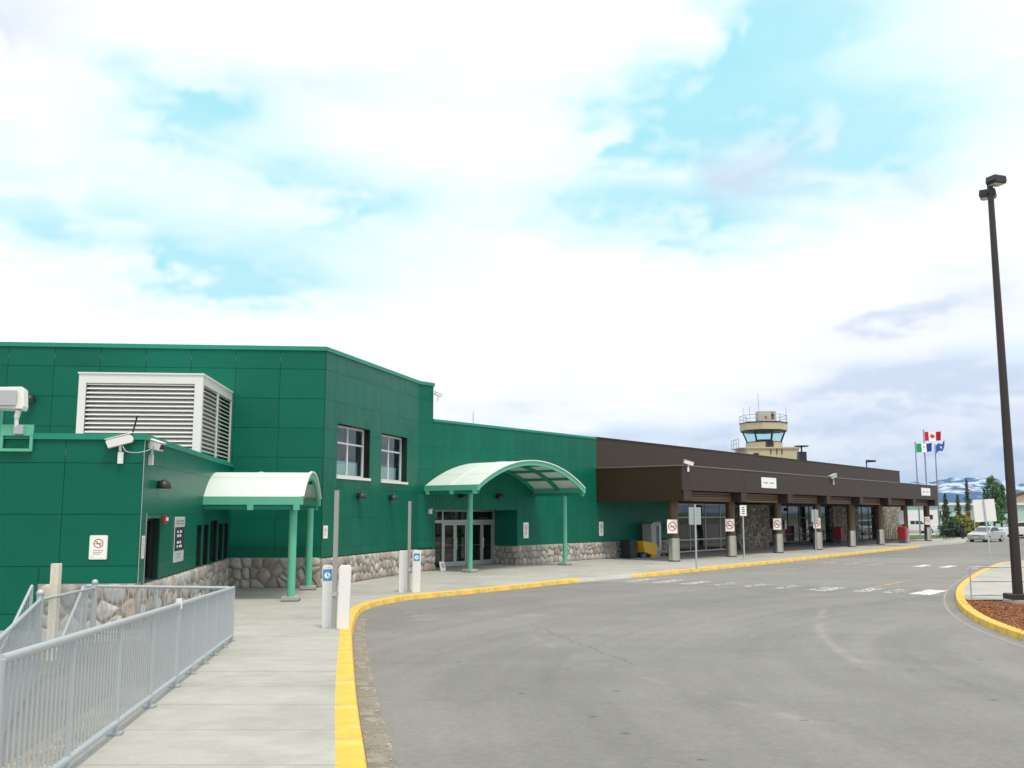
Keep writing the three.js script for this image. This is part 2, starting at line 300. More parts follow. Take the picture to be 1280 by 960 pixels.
// traffic island on the right
{
  const line = samp([[7.6, 3], [8.4, 10], [9.5, 16], [10.45, 20.1], [11.2, 23], [12.06, 25.9], [13.4, 29.5], [15.5, 34.1], [18.4, 39.5], [22.9, 47], [26.8, 52.6], [29.5, 54.2], [33, 54.6], [60, 53]], 90);
  const rev = line.slice().reverse();
  structure('kerb', strip(rev, [[.24, 0], [.02, 0], [0, -.02], [-.03, -.17]], .5), M.yellow);
  structure('gutter', strip(rev, [[-.30, -.149], [-.305, -.143], [-.37, -.143], [-.375, -.149]], .3), std(lin(.28, .27, .26), .95));
  const inn = offs(rev, .23).reverse(); const mul = [], con = [];
  for (const p of inn) { const row = [0, .03, .1, .25, .5, 1].map(t => [p[0] + t * (60 - p[0]), p[1]]); (p[1] < 29.6 ? mul : con).push(row); }
  con.unshift([0, .03, .1, .25, .5, 1].map(t => [13.75 + t * 46, 29.6])); mul.push([0, .03, .1, .25, .5, 1].map(t => [13.75 + t * 46, 29.6]));
  structure('pavement', sheet(con.filter(r => r[0][1] < 54), (x, d) => gy(d) - .002, .125), M.concrete);
  structure('mulch_bed', sheet(mul, (x, d) => gy(d) - .03, .6), M.mulch);
  const im = new THREE.InstancedMesh(new THREE.BoxGeometry(1, 1, 1), std(lin(.24, .11, .05), 1), 6000), m = new THREE.Matrix4(), q = new THREE.Quaternion();
  for (let i = 0; i < 6000; i++) { const d = rr(18, 29.4), x = 10.1 + (d - 18.5) * .3 + Math.pow(rnd(), 1.4) * 9; q.setFromEuler(new THREE.Euler(rr(-.5, .5), rnd() * 6, rr(-.5, .5))); m.compose(new THREE.Vector3(x, gy(d) - .015, -d), q, new THREE.Vector3(rr(.04, .13), .012, rr(.015, .04))); im.setMatrixAt(i, m); im.setColorAt(i, lin(rr(.7, 1.5), rr(.7, 1.35), rr(.6, 1.3))); }
  im.name = 'bark_chips'; im.userData = { kind: 'stuff', label: 'reddish brown bark chips covering the island bed', category: 'bark chips' }; scene.add(im);
}
// lawn beyond the arcade and on the far side of the road (mirrored in the glazing)
structure('lawn', [sheet([[[36, 93], [46, 101.5]], [[34, 99], [50, 106]], [[33, 110], [58, 116]]].map(r => r), () => .03, .2), sheet(grid(62, 160, 4, [2, 30, 60, 85]), () => .05, .1)], M.grass);

// ---------------------------------------------------------------- building helpers
function subtract(rects, h) { // rects [x0,x1,y0,y1] minus hole h
  const out = [];
  for (const r of rects) {
    const [x0, x1, y0, y1] = r, [a, b, c, e] = h;
    if (a >= x1 || b <= x0 || c >= y1 || e <= y0) { out.push(r); continue; }
    if (a > x0) out.push([x0, a, y0, y1]); if (b < x1) out.push([b, x1, y0, y1]);
    const m0 = Math.max(a, x0), m1 = Math.min(b, x1);
    if (c > y0) out.push([m0, m1, y0, c]); if (e < y1) out.push([m0, m1, e, y1]);
  }
  return out.filter(r => r[1] - r[0] > .02 && r[3] - r[2] > .02);
}
// a clad wall: backing slab with cladding panels proud of it, in the wall's own frame (X along, Y up, Z out)
function cladWall(parent, a, b, y0, y1, { xs, ys, holes = [], mats = M.green, thick = .28, name = 'wall', gap = .008, inset = .06 }) {
  const L = Math.hypot(b[0] - a[0], b[1] - a[1]), phi = Math.atan2(b[1] - a[1], b[0] - a[0]);
  let back = [[inset, L - inset, y0, y1]]; for (const h of holes) back = subtract(back, h);
  const w = mesh(name, back.map(r => bb(r[0], r[1], r[2], r[3], -thick, -.016)), M.backing, parent, a[0], 0, -a[1]); w.rotation.y = phi;
  const X = xs(L), cache = {};
  for (let j = 0; j + 1 < ys.length; j++) for (let i = 0; i + 1 < X.length; i++) {
    let rs = [[X[i], X[i + 1], ys[j], ys[j + 1]]]; for (const h of holes) rs = subtract(rs, h);
    for (const r of rs) {
      const pw = r[1] - r[0] - gap, ph = r[3] - r[2] - gap; if (pw < .03 || ph < .03) continue;
      const k = pw.toFixed(3) + '_' + ph.toFixed(3); const g = cache[k] || (cache[k] = new THREE.BoxGeometry(pw, ph, .022));
      mesh('panel', g, mats[Math.floor(rnd() * mats.length)], w, (r[0] + r[1]) / 2, (r[2] + r[3]) / 2, rr(-.0015, .0015));
    }
  }
  w.userData.L = undefined; return w;
}
const even = (n) => L => Array.from({ length: n + 1 }, (_, i) => L * i / n);
const step = (st, off = 0) => L => { const r = [0]; for (let v = off || st; v < L - .3; v += st) if (v > .25) r.push(v); r.push(L); return r; };
// field-stone plinth: each stone a mesh
function clip(poly, nx, ny, c) { const o = []; for (let i = 0; i < poly.length; i++) { const p = poly[i], q = poly[(i + 1) % poly.length], a = p[0] * nx + p[1] * ny - c, b = q[0] * nx + q[1] * ny - c; if (a <= 0) o.push(p); if ((a < 0 && b > 0) || (a > 0 && b < 0)) { const t = a / (a - b); o.push([p[0] + (q[0] - p[0]) * t, p[1] + (q[1] - p[1]) * t]); } } return o; }
function stonePlinth(parent, a, b, y0, y1, { holes = [], size = [.43, .35], proud = .05 } = {}) {
  const L = Math.hypot(b[0] - a[0], b[1] - a[1]), phi = Math.atan2(b[1] - a[1], b[0] - a[0]);
  let back = [[0, L, y0, y1]]; for (const h of holes) back = subtract(back, h);
  const w = mesh('stone_plinth', back.map(r => bb(r[0], r[1], r[2], r[3], -.3, proud - .03)).map((g, i) => g), M.mortar, parent, a[0], 0, -a[1]); w.rotation.y = phi;
  for (const R of back) {
    const nx = Math.max(1, Math.round((R[1] - R[0]) / size[0])), ny = Math.max(1, Math.round((R[3] - R[2]) / size[1])), cx = (R[1] - R[0]) / nx, cy = (R[3] - R[2]) / ny, seeds = [];
    for (let j = 0; j < ny; j++) for (let i = 0; i < nx; i++) { seeds.push([R[0] + (i + .5 + (j % 2 ? .25 : -.25) + rr(-.3, .3)) * cx, R[2] + (j + .5 + rr(-.27, .27)) * cy]); if (rnd() < .12) seeds.push([R[0] + (i + rnd()) * cx, R[2] + (j + rnd()) * cy]); }
    for (const s of seeds) {
      let poly = [[R[0], R[2]], [R[1], R[2]], [R[1], R[3]], [R[0], R[3]]];
      for (const t of seeds) { if (t === s) continue; const dx = t[0] - s[0], dy = t[1] - s[1], l = Math.hypot(dx, dy); if (l > 1.6 || l < 1e-4) continue; poly = clip(poly, dx / l, dy / l, (dx * (s[0] + t[0]) + dy * (s[1] + t[1])) / 2 / l - .012); if (poly.length < 3) break; }
      if (poly.length < 3) continue;
      let c = [0, 0]; poly.forEach(p => { c[0] += p[0] / poly.length; c[1] += p[1] / poly.length; });
      for (let k = 0; k < 2; k++) { const o = []; poly.forEach((p, i) => { const q = poly[(i + 1) % poly.length]; o.push([p[0] * .75 + q[0] * .25, p[1] * .75 + q[1] * .25], [p[0] * .25 + q[0] * .75, p[1] * .25 + q[1] * .75]); }); poly = o; if (poly.length > 12) break; }
      const pos = [], idx = [], uv = [], n = poly.length, h = proud + rr(.0, .035), ou = rnd() * 3;
      const rings = [[1, proud - .05], [.93, h - .012], [.62, h + .012]];
      for (const [sc, z] of rings) for (const p of poly) { const x = (p[0] - c[0]) * sc, y = (p[1] - c[1]) * sc; pos.push(x, y, z + (sc < .95 ? rr(-.006, .006) : 0)); uv.push(x * 1.6 + ou, y * 1.6); }
      pos.push(0, 0, h + .018); uv.push(ou, 0);
      for (let r = 0; r < 2; r++) for (let i = 0; i < n; i++) { const p = r * n + i, q = r * n + (i + 1) % n; idx.push(p, q, p + n, q, q + n, p + n); }
      for (let i = 0; i < n; i++) idx.push(2 * n + i, 2 * n + (i + 1) % n, 3 * n);
      const g = new THREE.BufferGeometry(); g.setAttribute('position', new THREE.Float32BufferAttribute(pos, 3)); g.setAttribute('uv', new THREE.Float32BufferAttribute(uv, 2)); g.setIndex(idx); g.computeVertexNormals();
      mesh('stone', g, M.stone[Math.floor(rnd() * M.stone.length)], w, c[0], c[1], 0);
    }
  }
  return w;
}
function inFrame(parent, name, a, b, geo, mat) { const m = mesh(name, geo, mat, parent, a[0], 0, -a[1]); m.rotation.y = Math.atan2(b[1] - a[1], b[0] - a[0]); return m; }
const slab = (pts, y0, y1) => { const g = extr(pts.map(p => [p[0], p[1]]), y1 - y0); g.rotateX(-Math.PI / 2); return g.translate(0, y0, 0); }; // pts (x, d) -> x, y, -d
// a window set back in a wall frame: frame mesh with pane, mullion and sill children
function windowIn(parent, a, b, [x0, x1, y0, y1], z, { cols = 2, rowsAt = [], fw = .06, pane = M.glass, frame = M.offwhite, sill, reveal = 0, revealMat = M.dark, name = 'window' }) {
  const fr = [bb(x0, x1, y0, y0 + fw, z - .08, z), bb(x0, x1, y1 - fw, y1, z - .08, z), bb(x0, x0 + fw, y0 + fw, y1 - fw, z - .08, z), bb(x1 - fw, x1, y0 + fw, y1 - fw, z - .08, z)];
  const w = inFrame(parent, name, a, b, fr, frame);
  const cw = (x1 - x0) / cols; for (let i = 1; i < cols; i++) mesh('mullion', bb(x0 + cw * i - fw / 2.4, x0 + cw * i + fw / 2.4, y0 + fw, y1 - fw, z - .07, z - .004), frame, w);
  for (const ry of rowsAt) for (let i = 0; i < cols; i++) mesh('transom', bb(x0 + cw * i + fw * .6, x0 + cw * (i + 1) - fw * .6, ry - fw / 2.4, ry + fw / 2.4, z - .068, z - .006), frame, w);
  const rows = [y0 + fw * .5, ...rowsAt, y1 - fw * .5];
  for (let r = 0; r + 1 < rows.length; r++) for (let i = 0; i < cols; i++) mesh('pane', new THREE.PlaneGeometry(cw - fw * .6, rows[r + 1] - rows[r] - fw * .4).translate(x0 + cw * (i + .5), (rows[r] + rows[r + 1]) / 2, z - .04), pane, w);
  if (sill) mesh('sill', bb(x0 - .02, x1 + .02, y0 - .10, y0 - .003, z - .05, .07), frame, w);
  if (reveal) mesh('reveal', [bb(x0 - .02, x0, y0, y1 + .02, z - .1, -.02), bb(x1, x1 + .02, y0, y1 + .02, z - .1, -.02), bb(x0, x1, y1, y1 + .02, z - .1, -.02)], revealMat, w);
  return w;
}
function room(parent, a, b, [x0, x1, y0, y1], z0, z1, mat, floorMat) { // closed box behind a window, open to the front
  const m = inFrame(parent, 'interior', a, b, [bb(x0, x1, y0, y1, z0 - .1, z0), bb(x0 - .1, x0, y0, y1, z0, z1), bb(x1, x1 + .1, y0, y1, z0, z1), bb(x0, x1, y1, y1 + .1, z0, z1), bb(x0, x1, y0 - .1, y0, z0, z1)], mat); return m;
}
const rot = (deg) => [Math.cos(deg * Math.PI / 180), Math.sin(deg * Math.PI / 180)];
const add = (p, v, k) => [p[0] + v[0] * k, p[1] + v[1] * k];
const E5 = rot(5);

// ---------------------------------------------------------------- low annex on the left
const F = [-8.1, 21.12], I = [-9.9, 34.0], F0 = add(F, E5, -20), TOPA = 4.19;
{
  const t = thing('terminal_annex', 'low dark green panelled annex with stone plinth behind the railings', 'building', 0, 0, 0);
  const yr = [-.66, .46, 1.46, 2.57, 3.68, TOPA];
  cladWall(t, F0, F, -1.9, TOPA, { gap: .012, xs: L => [0, 2.1, 4.05, 6, 7.95, 9.9, 11.85, 13.8, 15.75, 16.4, 18.35, L], ys: [-1.9, ...yr], holes: [[17.95, 20.1, -2, 1.09]] });
  stonePlinth(t, add(F0, E5, 17.95), F, -1.5, 1.09, { size: [.46, .38] });
  // side wall with window slots
  const win = [[.52, 1.98, 1.05, 2.47]], slots = [[6.75, 7.6, 1.06, 2.24], [7.85, 8.75, 1.06, 2.24], [9.05, 10.35, 1.06, 2.36], [10.6, 11.55, 1.06, 2.24], [11.8, 12.75, 1.06, 2.24]];
  cladWall(t, F, I, 1.0, TOPA, { xs: L => [0, .5, 2.0, 6.55, L], ys: [1.06, 1.46, 2.57, 3.68, TOPA], holes: [...win, ...slots], gap: .006 });
  stonePlinth(t, F, I, -1.5, 1.03, { size: [.44, .37] });
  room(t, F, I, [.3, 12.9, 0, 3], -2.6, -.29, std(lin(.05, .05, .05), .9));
  windowIn(t, F, I, win[0], -.16, { cols: 1, pane: M.darkGlass, frame: M.black, fw: .05, reveal: 1, revealMat: M.black });
  slots.forEach((s, i) => windowIn(t, F, I, s, -.12, { cols: 1, pane: M.darkGlass, frame: M.backing, fw: .05, reveal: 1, revealMat: M.black }));
  inFrame(t, 'corner_trim', F, I, [bb(-.012, .012, 1.0, TOPA, .012, .022), bb(.50, .52, 1.03, 2.6, .013, .03)], M.steel);
  mesh('roof', slab([F0, F, I, add(I, E5, -20)].map((p, i) => p), TOPA - .35, TOPA - .2), std(lin(.3, .3, .29), .9), t);
  const fl = (a, b, z0, z1, L0 = 0) => { const L = Math.hypot(b[0] - a[0], b[1] - a[1]); return inFrame(t, 'roof_flashing', a, b, bb(L0, L + .05, TOPA, TOPA + .13, z0, z1), M.trim); };
  fl(F0, F, -.35, .06); fl(F, I, -.35, .05, .36);
}
// ---------------------------------------------------------------- two-storey block
const C = [-6.75, 34.35], C0 = add(C, E5, -24), R = P(-.7, 0), TOPB = 8.42;
{
  const t = thing('terminal_block', 'tall two-storey dark green panelled block with two upper windows', 'building', 0, 0, 0);
  const ys = [1.04, 1.36, 2.42, 3.49, 4.56, 5.61, 6.67, 7.74, TOPB];
  cladWall(t, C0, C, 1.04, TOPB, { gap: .014, xs: L => { const r = [0]; for (let v = L - 1.6 - Math.floor((L - 1.6) / 1.57) * 1.57; v < L - .5; v += 1.57) if (v > .3) r.push(v); r.push(L); return r; }, ys, holes: [] });
  stonePlinth(t, add(C, E5, -3.6), C, -.02, 1.04);
  const Lr = Math.hypot(R[0] - C[0], R[1] - C[1]);
  const w = [[1.1, 4.06, 3.95, 5.88], [5.2, 8.05, 3.92, 5.85]];
  cladWall(t, C, R, .98, TOPB, { gap: .008, xs: even(11), ys, holes: w });
  stonePlinth(t, C, R, -.02, 1.0, { size: [.38, .33] });
  room(t, C, R, [.3, 9, 3.2, 6.8], -3.5, -.36, std(lin(.5, .5, .48), .9));
  for (const h of w) {
    const f = windowIn(t, C, R, h, -.26, { cols: 2, rowsAt: [h[3] - .66], fw: .075, frame: M.white, pane: M.blueGlass, sill: 1, reveal: 1, revealMat: M.black });
    mesh('blind', bb(h[0] + .1, h[1] - .1, h[2] + .08, h[2] + .62, -.5, -.48), M.offwhite, f);
  }
  cladWall(t, R, P(.25, 0), .98, TOPB, { xs: even(1), ys, holes: [] });
  stonePlinth(t, R, P(.25, 0), -.02, .96, { size: [.38, .33] });
  inFrame(t, 'corner_trim', C, R, bb(-.014, .014, 1.04, TOPB, .0, .026), M.backing);
  const end = P(.25, 0), bk = P(.25, -16);
  cladWall(t, end, bk, 4, TOPB, { xs: even(4), ys: [4, 6.67, 7.74, TOPB], holes: [] });
  mesh('roof', slab([C0, C, R, end, bk, [-26, 56]], TOPB - .4, TOPB - .25), std(lin(.3, .3, .29), .9), t);
  const fl = (a, b, ext = .04) => { const L = Math.hypot(b[0] - a[0], b[1] - a[1]); return inFrame(t, 'roof_flashing', a, b, bb(0, L + ext, TOPB, TOPB + .15, -.35, .06), M.trim); };
  fl(C0, C); fl(C, R, -.02); fl(R, end); fl(end, bk);
}
// ---------------------------------------------------------------- entrance hall
const BROWN = 14.0, TOPE = 6.78;
{
  const t = thing('terminal_entrance_hall', 'dark green entrance hall wall with recessed glass doors', 'building', 0, 0, 0);
  const a = P(.25, 0), b = P(22.6, 0), z = n => n; // frame origin at s=.25
  const ys = [.93, 1.36, 2.42, 3.49, 4.56, 5.61, TOPE];
  const door = [.2, 6.35, -.1, 2.74];
  cladWall(t, a, P(BROWN, 0), .93, TOPE, { gap: .007, xs: even(20), ys, holes: [door] });
  cladWall(t, P(BROWN, 0), b, .93, 3.4, { gap: .004, xs: even(12), ys: [.93, 1.36, 2.42, 3.4], holes: [] });
  stonePlinth(t, a, b, -.02, .95, { holes: [door], size: [.40, .34] });
  // recess: right cheek with plinth, left cheek, ceiling, back
  const r0 = P(6.6, -1.55), r1 = P(6.6, 0);
  cladWall(t, r0, [r1[0], r1[1]], .93, 2.74, { xs: even(1), ys: [.93, 1.36, 2.74], holes: [], thick: .1 });
  stonePlinth(t, r0, r1, -.02, .93, { size: [.40, .34] });
  inFrame(t, 'recess_ceiling', a, b, [bb(.2, 6.35, 2.76, 2.9, -1.7, -.02), bb(.0, .2, 0, 2.76, -1.7, -.29)], M.backing);
  // vestibule glazing, back plane z=-1.5
  const df = std(lin(.42, .44, .44), .4, { metalness: .5 });
  const leaf = (x0, x1, hinge) => {
    const l = inFrame(t, 'door_leaf', a, b, [bb(x0, x1, .02, .24, -1.54, -1.48), bb(x0, x1, 2.0, 2.1, -1.54, -1.48), bb(x0, x0 + .1, .24, 2.0, -1.54, -1.48), bb(x1 - .1, x1, .24, 2.0, -1.54, -1.48)], df);
    mesh('pane', new THREE.PlaneGeometry(x1 - x0 - .2, 1.76).translate((x0 + x1) / 2, 1.12, -1.51), M.darkGlass, l);
    mesh('handle', bar([hinge ? x1 - .05 : x0 + .05, .85, -1.42], [hinge ? x1 - .05 : x0 + .05, 1.35, -1.42], .016), M.stainless, l);
    mesh('push_bar', bb(x0 + .1, x1 - .1, .98, 1.03, -1.58, -1.53), df, l); return l;
  };
  leaf(2.42, 3.27, 1); leaf(3.29, 4.14, 0); leaf(4.5, 5.33, 1); leaf(5.35, 6.2, 0);
  const frame = inFrame(t, 'door_frame', a, b, [bb(.2, 6.34, 2.11, 2.25, -1.56, -1.46), bb(.2, 6.34, 2.66, 2.74, -1.56, -1.46), ...[.24, 1.25, 2.3, 4.16, 4.38, 6.22].map(x => bb(x, x + .11, .0, 2.66, -1.555, -1.465))], df);
  for (const [x0, x1] of [[.35, 1.25], [1.36, 2.3]]) mesh('pane', new THREE.PlaneGeometry(x1 - x0, 2.1).translate((x0 + x1) / 2, 1.05, -1.51), M.darkGlass, frame);
  for (const [x0, x1] of [[.35, 1.25], [1.36, 2.3], [2.41, 4.16], [4.49, 6.22]]) mesh('pane', new THREE.PlaneGeometry(x1 - x0, .42).translate((x0 + x1) / 2, 2.455, -1.51), M.darkGlass, frame);
  mesh('sensor', bb(5.0, 5.6, 2.3, 2.38, -1.45, -1.36), M.black, frame);
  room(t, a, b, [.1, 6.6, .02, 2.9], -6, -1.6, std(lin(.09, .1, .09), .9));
  mesh('roof', slab([P(.25, 0), P(BROWN, 0), P(BROWN, -16), P(.25, -16)], TOPE - .4, TOPE - .25), std(lin(.3, .3, .29), .9), t);
  inFrame(t, 'roof_flashing', a, b, bb(.0, BROWN - .25, TOPE, TOPE + .12, -.3, .05), M.trim);
}
// ---------------------------------------------------------------- brown arcade wing
const rubble = std(0xffffff, 1, { map: dataTex(512, (u, v) => { // distant rubble facing: stones a few pixels across
  let b1 = 9, b2 = 9, id = 0; const n = 14, x = u * n, y = v * n * 1.0; for (let j = -1; j < 2; j++) for (let i = -1; i < 2; i++) { const ci = Math.floor(x) + i, cj = Math.floor(y) + j, mi = ((ci % n) + n) % n, mj = ((cj % n) + n) % n; const dx = ci + hash(mi, mj, 1) - x, dy = cj + hash(mi, mj, 2) - y, q = dx * dx + dy * dy; if (q < b1) { b2 = b1; b1 = q; id = hash(mi, mj, 3); } else if (q < b2) b2 = q; }
  const e = Math.sqrt(b2) - Math.sqrt(b1), k = e < .09 ? 70 : 100 + id * 80; return [k, k * .95, k * .85]; }) });
{
  const t = thing('terminal_arcade_wing', 'long dark brown terminal wing with deep fascia over a colonnade', 'building', 0, 0, 0);
  const a = P(0, 0), b = P(60, 0), S0 = 13.95, S1 = 64.7, NF = 5.5, YB = 3.24, YT = 5.1;
  const f = (name, geo, mat) => inFrame(t, name, a, b, geo, mat);
  // upper wall (set back to the wall plane) and its coping
  const up = f('upper_wall', bb(BROWN + .01, 72, 3.4, 6.86, -.4, 0), M.brown);
  f('coping', bb(BROWN + .02, 72.03, 6.86, 6.93, -.42, .04), M.brown);
  f('end_wall', bb(71.6, 72, 0, 6.86, -14, -.4), M.brown);
  f('roof', bb(BROWN, 72, 6.45, 6.6, -16, -.4), std(lin(.25, .25, .25), .9));
  // fascia panels
  const pier = .32, cols = Array.from({ length: 8 }, (_, i) => 14.5 + 7.06 * i);
  for (let i = 0; i < 7; i++) { const s0 = i ? cols[i] + .16 : S0, s1 = i < 6 ? cols[i + 1] + .15 : S1; f('fascia_panel', bb(s0, s1 - .003, 3.8, YT, NF - .12, NF), M.brown); }
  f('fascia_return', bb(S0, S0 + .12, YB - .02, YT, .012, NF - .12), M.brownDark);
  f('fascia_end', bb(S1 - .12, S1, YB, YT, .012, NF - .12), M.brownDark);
  f('fascia_coping', [bb(S0 - .03, S1 + .03, YT, YT + .06, NF - .2, NF + .03), bb(S0 - .03, S0 + .15, YT, YT + .06, .02, NF - .2)], std(lin(.16, .15, .14), .5));
  f('canopy_roof', bb(S0 + .12, S1 - .12, YT - .35, YT - .2, 0, NF - .12), std(lin(.25, .25, .25), .9));
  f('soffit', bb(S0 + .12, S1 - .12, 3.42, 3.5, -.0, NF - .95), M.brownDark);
  cols.forEach((s, i) => f('cross_beam', bb(i ? s - .3 : S0 + .13, i === 7 ? S1 - .13 : s + .45, YB, 3.79, NF - 1.6, NF - .01), M.brown));
  for (let i = 0; i < 7; i++) { // boarded backs of the bays
    const s0 = cols[i] + .46, s1 = cols[i + 1] - .31;
    for (let k = 0; k < 4; k++) { const m = f('board', bb(s0, s1, YB + .015 + k * .135, YB + .115 + k * .135, NF - .75 + .1 * k * 0 - (k % 2) * .006, NF - .68), M.brownWood[(i + k) % 3]); }
    f('bay_lining', bb(s0, s1, YB, 3.8, NF - .85, NF - .76), M.brownDark);
  }
  for (const s of cols) {
    const c = f('column', cyl(.27, YB, s, 0, 4.6, 20), std(lin(.09, .045, .02), .5));
    mesh('sleeve', cyl(.315, 1.24, s, 0, 4.6, 24), M.stainless, c);
    mesh('base_ring', cyl(.325, .06, s, 0, 4.6, 24), M.dark, c);
  }
  // ground-floor wall behind the colonnade
  const zw = -.02;
  const gw = (x0, x1) => { const cw = 4; };
  const glaz = (x0, x1, cols, rows, pane, frame) => windowIn(t, a, b, [x0, x1, .05, 3.2], zw, { cols, rowsAt: rows, fw: .09, pane, frame, name: 'storefront' });
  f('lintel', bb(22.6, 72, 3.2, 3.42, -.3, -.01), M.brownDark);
  glaz(23.0, 32, 4, [.85, 2.3], M.darkGlass, M.offwhite);
  const stoneBox = (x0, x1, z1) => { const g = bb(x0, x1, 0, 3.2, -.4, z1); const p = g.attributes.position, uv = g.attributes.uv; for (let i = 0; i < p.count; i++) uv.setXY(i, (p.getX(i) + p.getZ(i)) / 3.2, p.getY(i) / 3.2); return f('stone_pier', g, rubble); };
  stoneBox(32.05, 37.2, .35); stoneBox(51, 57.6, .3); stoneBox(63.5, 72.6, .3);
  glaz(37.25, 50.95, 6, [.9, 2.2], M.darkGlass, M.black);
  for (const s of [41.0, 45.5]) { const l = f('door_poster', bb(s, s + .35, 1.3, 2.0, .0, .01), M.offwhite); }
  glaz(57.65, 63.45, 3, [2.2], M.darkGlass, M.black);
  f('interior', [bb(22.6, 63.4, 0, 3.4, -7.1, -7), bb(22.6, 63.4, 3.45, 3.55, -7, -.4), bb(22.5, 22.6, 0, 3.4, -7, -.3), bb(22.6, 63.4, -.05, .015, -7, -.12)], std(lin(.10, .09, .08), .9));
  for (const s of [39.5, 44.2]) { f('hanging_sign', bb(s, s + .9, 2.75, 3.0, 1.2, 1.24), M.offwhite); }
}

// ---------------------------------------------------------------- barrel-vault canopies
function canopy(name, label, ox, od, turn, W, D, eave, rise, bays, segs, colsAt) {
  // local frame: X across the span (0..W), Z out (0..D), vault axis along Z
  const t = thing(name, label, 'canopy', ox, 0, od, turn);
  const Rr = (W * W / 4 + rise * rise) / (2 * rise), cyy = eave + rise - Rr, half = Math.asin(W / 2 / Rr);
  const arc = (q, r = Rr) => { const an = -half + 2 * half * q; return [W / 2 + r * Math.sin(an), cyy + r * Math.cos(an)]; };
  const arch = (z0, z1, r0, r1, n = 24) => { const pts = []; for (let i = 0; i <= n; i++) pts.push(arc(i / n, r1)); for (let i = n; i >= 0; i--) pts.push(arc(i / n, r0)); return extr(pts, z1 - z0).translate(0, 0, z0); };
  const rb = .09;
  for (let i = 0; i <= bays; i++) { const z = D * i / bays; const ends = i === 0 || i === bays; mesh(ends ? 'end_arch' : 'rib', arch(Math.max(0, z - .09), Math.min(D, z + .09), Rr - (ends ? .2 : .13), Rr - .012), i === bays ? M.mint : M.trim, t); }
  for (let k = 1; k < segs; k++) { const [x, y] = arc(k / segs, Rr - .07); mesh('purlin', bx(.1, .1, D - .1).rotateZ(half - 2 * half * k / segs).translate(x, y, D / 2), M.trim, t); }
  for (let i = 0; i < bays; i++) for (let k = 0; k < segs; k++) {
    const pts = []; for (let q = 0; q <= 4; q++) pts.push(arc((k + (q / 4) * .985 + .0075) / segs, Rr + .012)); for (let q = 4; q >= 0; q--) pts.push(arc((k + (q / 4) * .985 + .0075) / segs, Rr));
    mesh('roof_panel', extr(pts, D / bays - .03).translate(0, 0, D * i / bays + .015), M.roofPanel, t);
  }
  mesh('edge_strip', [arch(D - .03, D + .05, Rr + .0, Rr + .05)], M.white, t);
  for (let i = 1; i < bays; i++) mesh('cover_strip', arch(D * i / bays - .03, D * i / bays + .03, Rr + .013, Rr + .03), M.white, t);
  for (const s of [0, 1]) {
    const x0 = s ? W - .12 : -.06, x1 = s ? W + .06 : .12;
    const e = mesh('eave_beam', [bb(x0, x1, eave - .22, eave + .02, 0, D + .02)], M.mint, t);
    mesh('lower_beam', bb(s ? W - .2 : .02, s ? W - .02 : .2, eave - .36, eave - .222, 0, D - .1), M.trim, t);
    for (const z of [.1, D / 2, D - .25]) mesh('bracket', bb(s ? W - .02 : -.08, s ? W + .08 : .02, eave - .38, eave - .2, z, z + .18), M.mint, t);
  }
  for (const [x, z, r, y] of colsAt) {
    const c = mesh('column', cyl(r, eave - .3, x, 0, z, 20), M.mint, t); mesh('footing', bx(.5, .13, .5, x, .066, z), M.plainConcrete, c); mesh('base_gasket', bx(.52, .03, .52, x, .012, z), M.dark, c);
  }
  return t;
}
{
  const o = P(-.28, .02);
  canopy('entrance_canopy', 'white arched canopy on mint green posts over the entrance doors', o[0], o[1], PHI, 8.3, 3.15, 3.80, 1.2, 2, 8, [[.85, 2.0, .11], [8.2, 2.0, .11]]);
  // left canopy: vault axis runs away from the annex wall, span towards the block
  canopy('side_canopy', 'small white arched canopy on mint green posts beside the low annex', -9.2, 33.5, 97.5 * Math.PI / 180, 4.75, 3.2, 3.06, .82, 2, 4, [[.35, 2.9, .12], [4.55, 2.9, .12]]);
  const s = scene.children[scene.children.length - 1];
  s.rotation.y = 95 * Math.PI / 180; s.position.set(-9.45, 0, -28.6);
}
// ---------------------------------------------------------------- louvred plant enclosure
{
  const t = thing('louvre_enclosure', 'white louvred plant enclosure standing on the annex roof', 'plant enclosure', -13.3, TOPA - .2, 29.2, 5 * Math.PI / 180);
  const W = 3.72, Dp = 4.55, Hh = 2.85;
  mesh('front_frame', [bb(0, W, Hh - .28, Hh, -.06, 0), bb(0, .22, 0, Hh - .28, -.06, 0), bb(W - .24, W, 0, Hh - .28, -.06, 0)], M.white, t);
  for (let k = 0; k < 19; k++) mesh('louvre_blade', bx(W - .48, .016, .13).rotateX(.62).translate(W / 2, .14 + k * .134, -.07), M.white, t);
  mesh('side_frame', [bb(W - .06, W, Hh - .28, Hh, -Dp, -.062), bb(W - .06, W, 0, Hh - .28, -.18, -.062), bb(W - .06, W, 0, Hh - .28, -2.36, -2.24), bb(W - .06, W, 0, Hh - .28, -Dp, -Dp + .12)], M.offwhite, t);
  for (const [z0, z1] of [[-2.22, -.2], [-Dp + .14, -2.38]]) for (let k = 0; k < 19; k++) mesh('louvre_blade', bx(.13, .016, z1 - z0).rotateZ(-.62).translate(W - .07, .14 + k * .134, (z0 + z1) / 2), M.offwhite, t);
  mesh('side_wall', bb(0, .06, 0, Hh, -Dp, -.062), M.white, t); mesh('floor', bb(.06, W - .062, .05, .12, -Dp, -.2), M.galv, t); mesh('filter_bank', bb(.2, W - .35, .13, Hh - .05, -Dp + .1, -.42), std(lin(.34, .345, .35), .9), t);
  mesh('roof', bb(-.03, W + .03, Hh, Hh + .05, -Dp, .03), M.white, t);
}

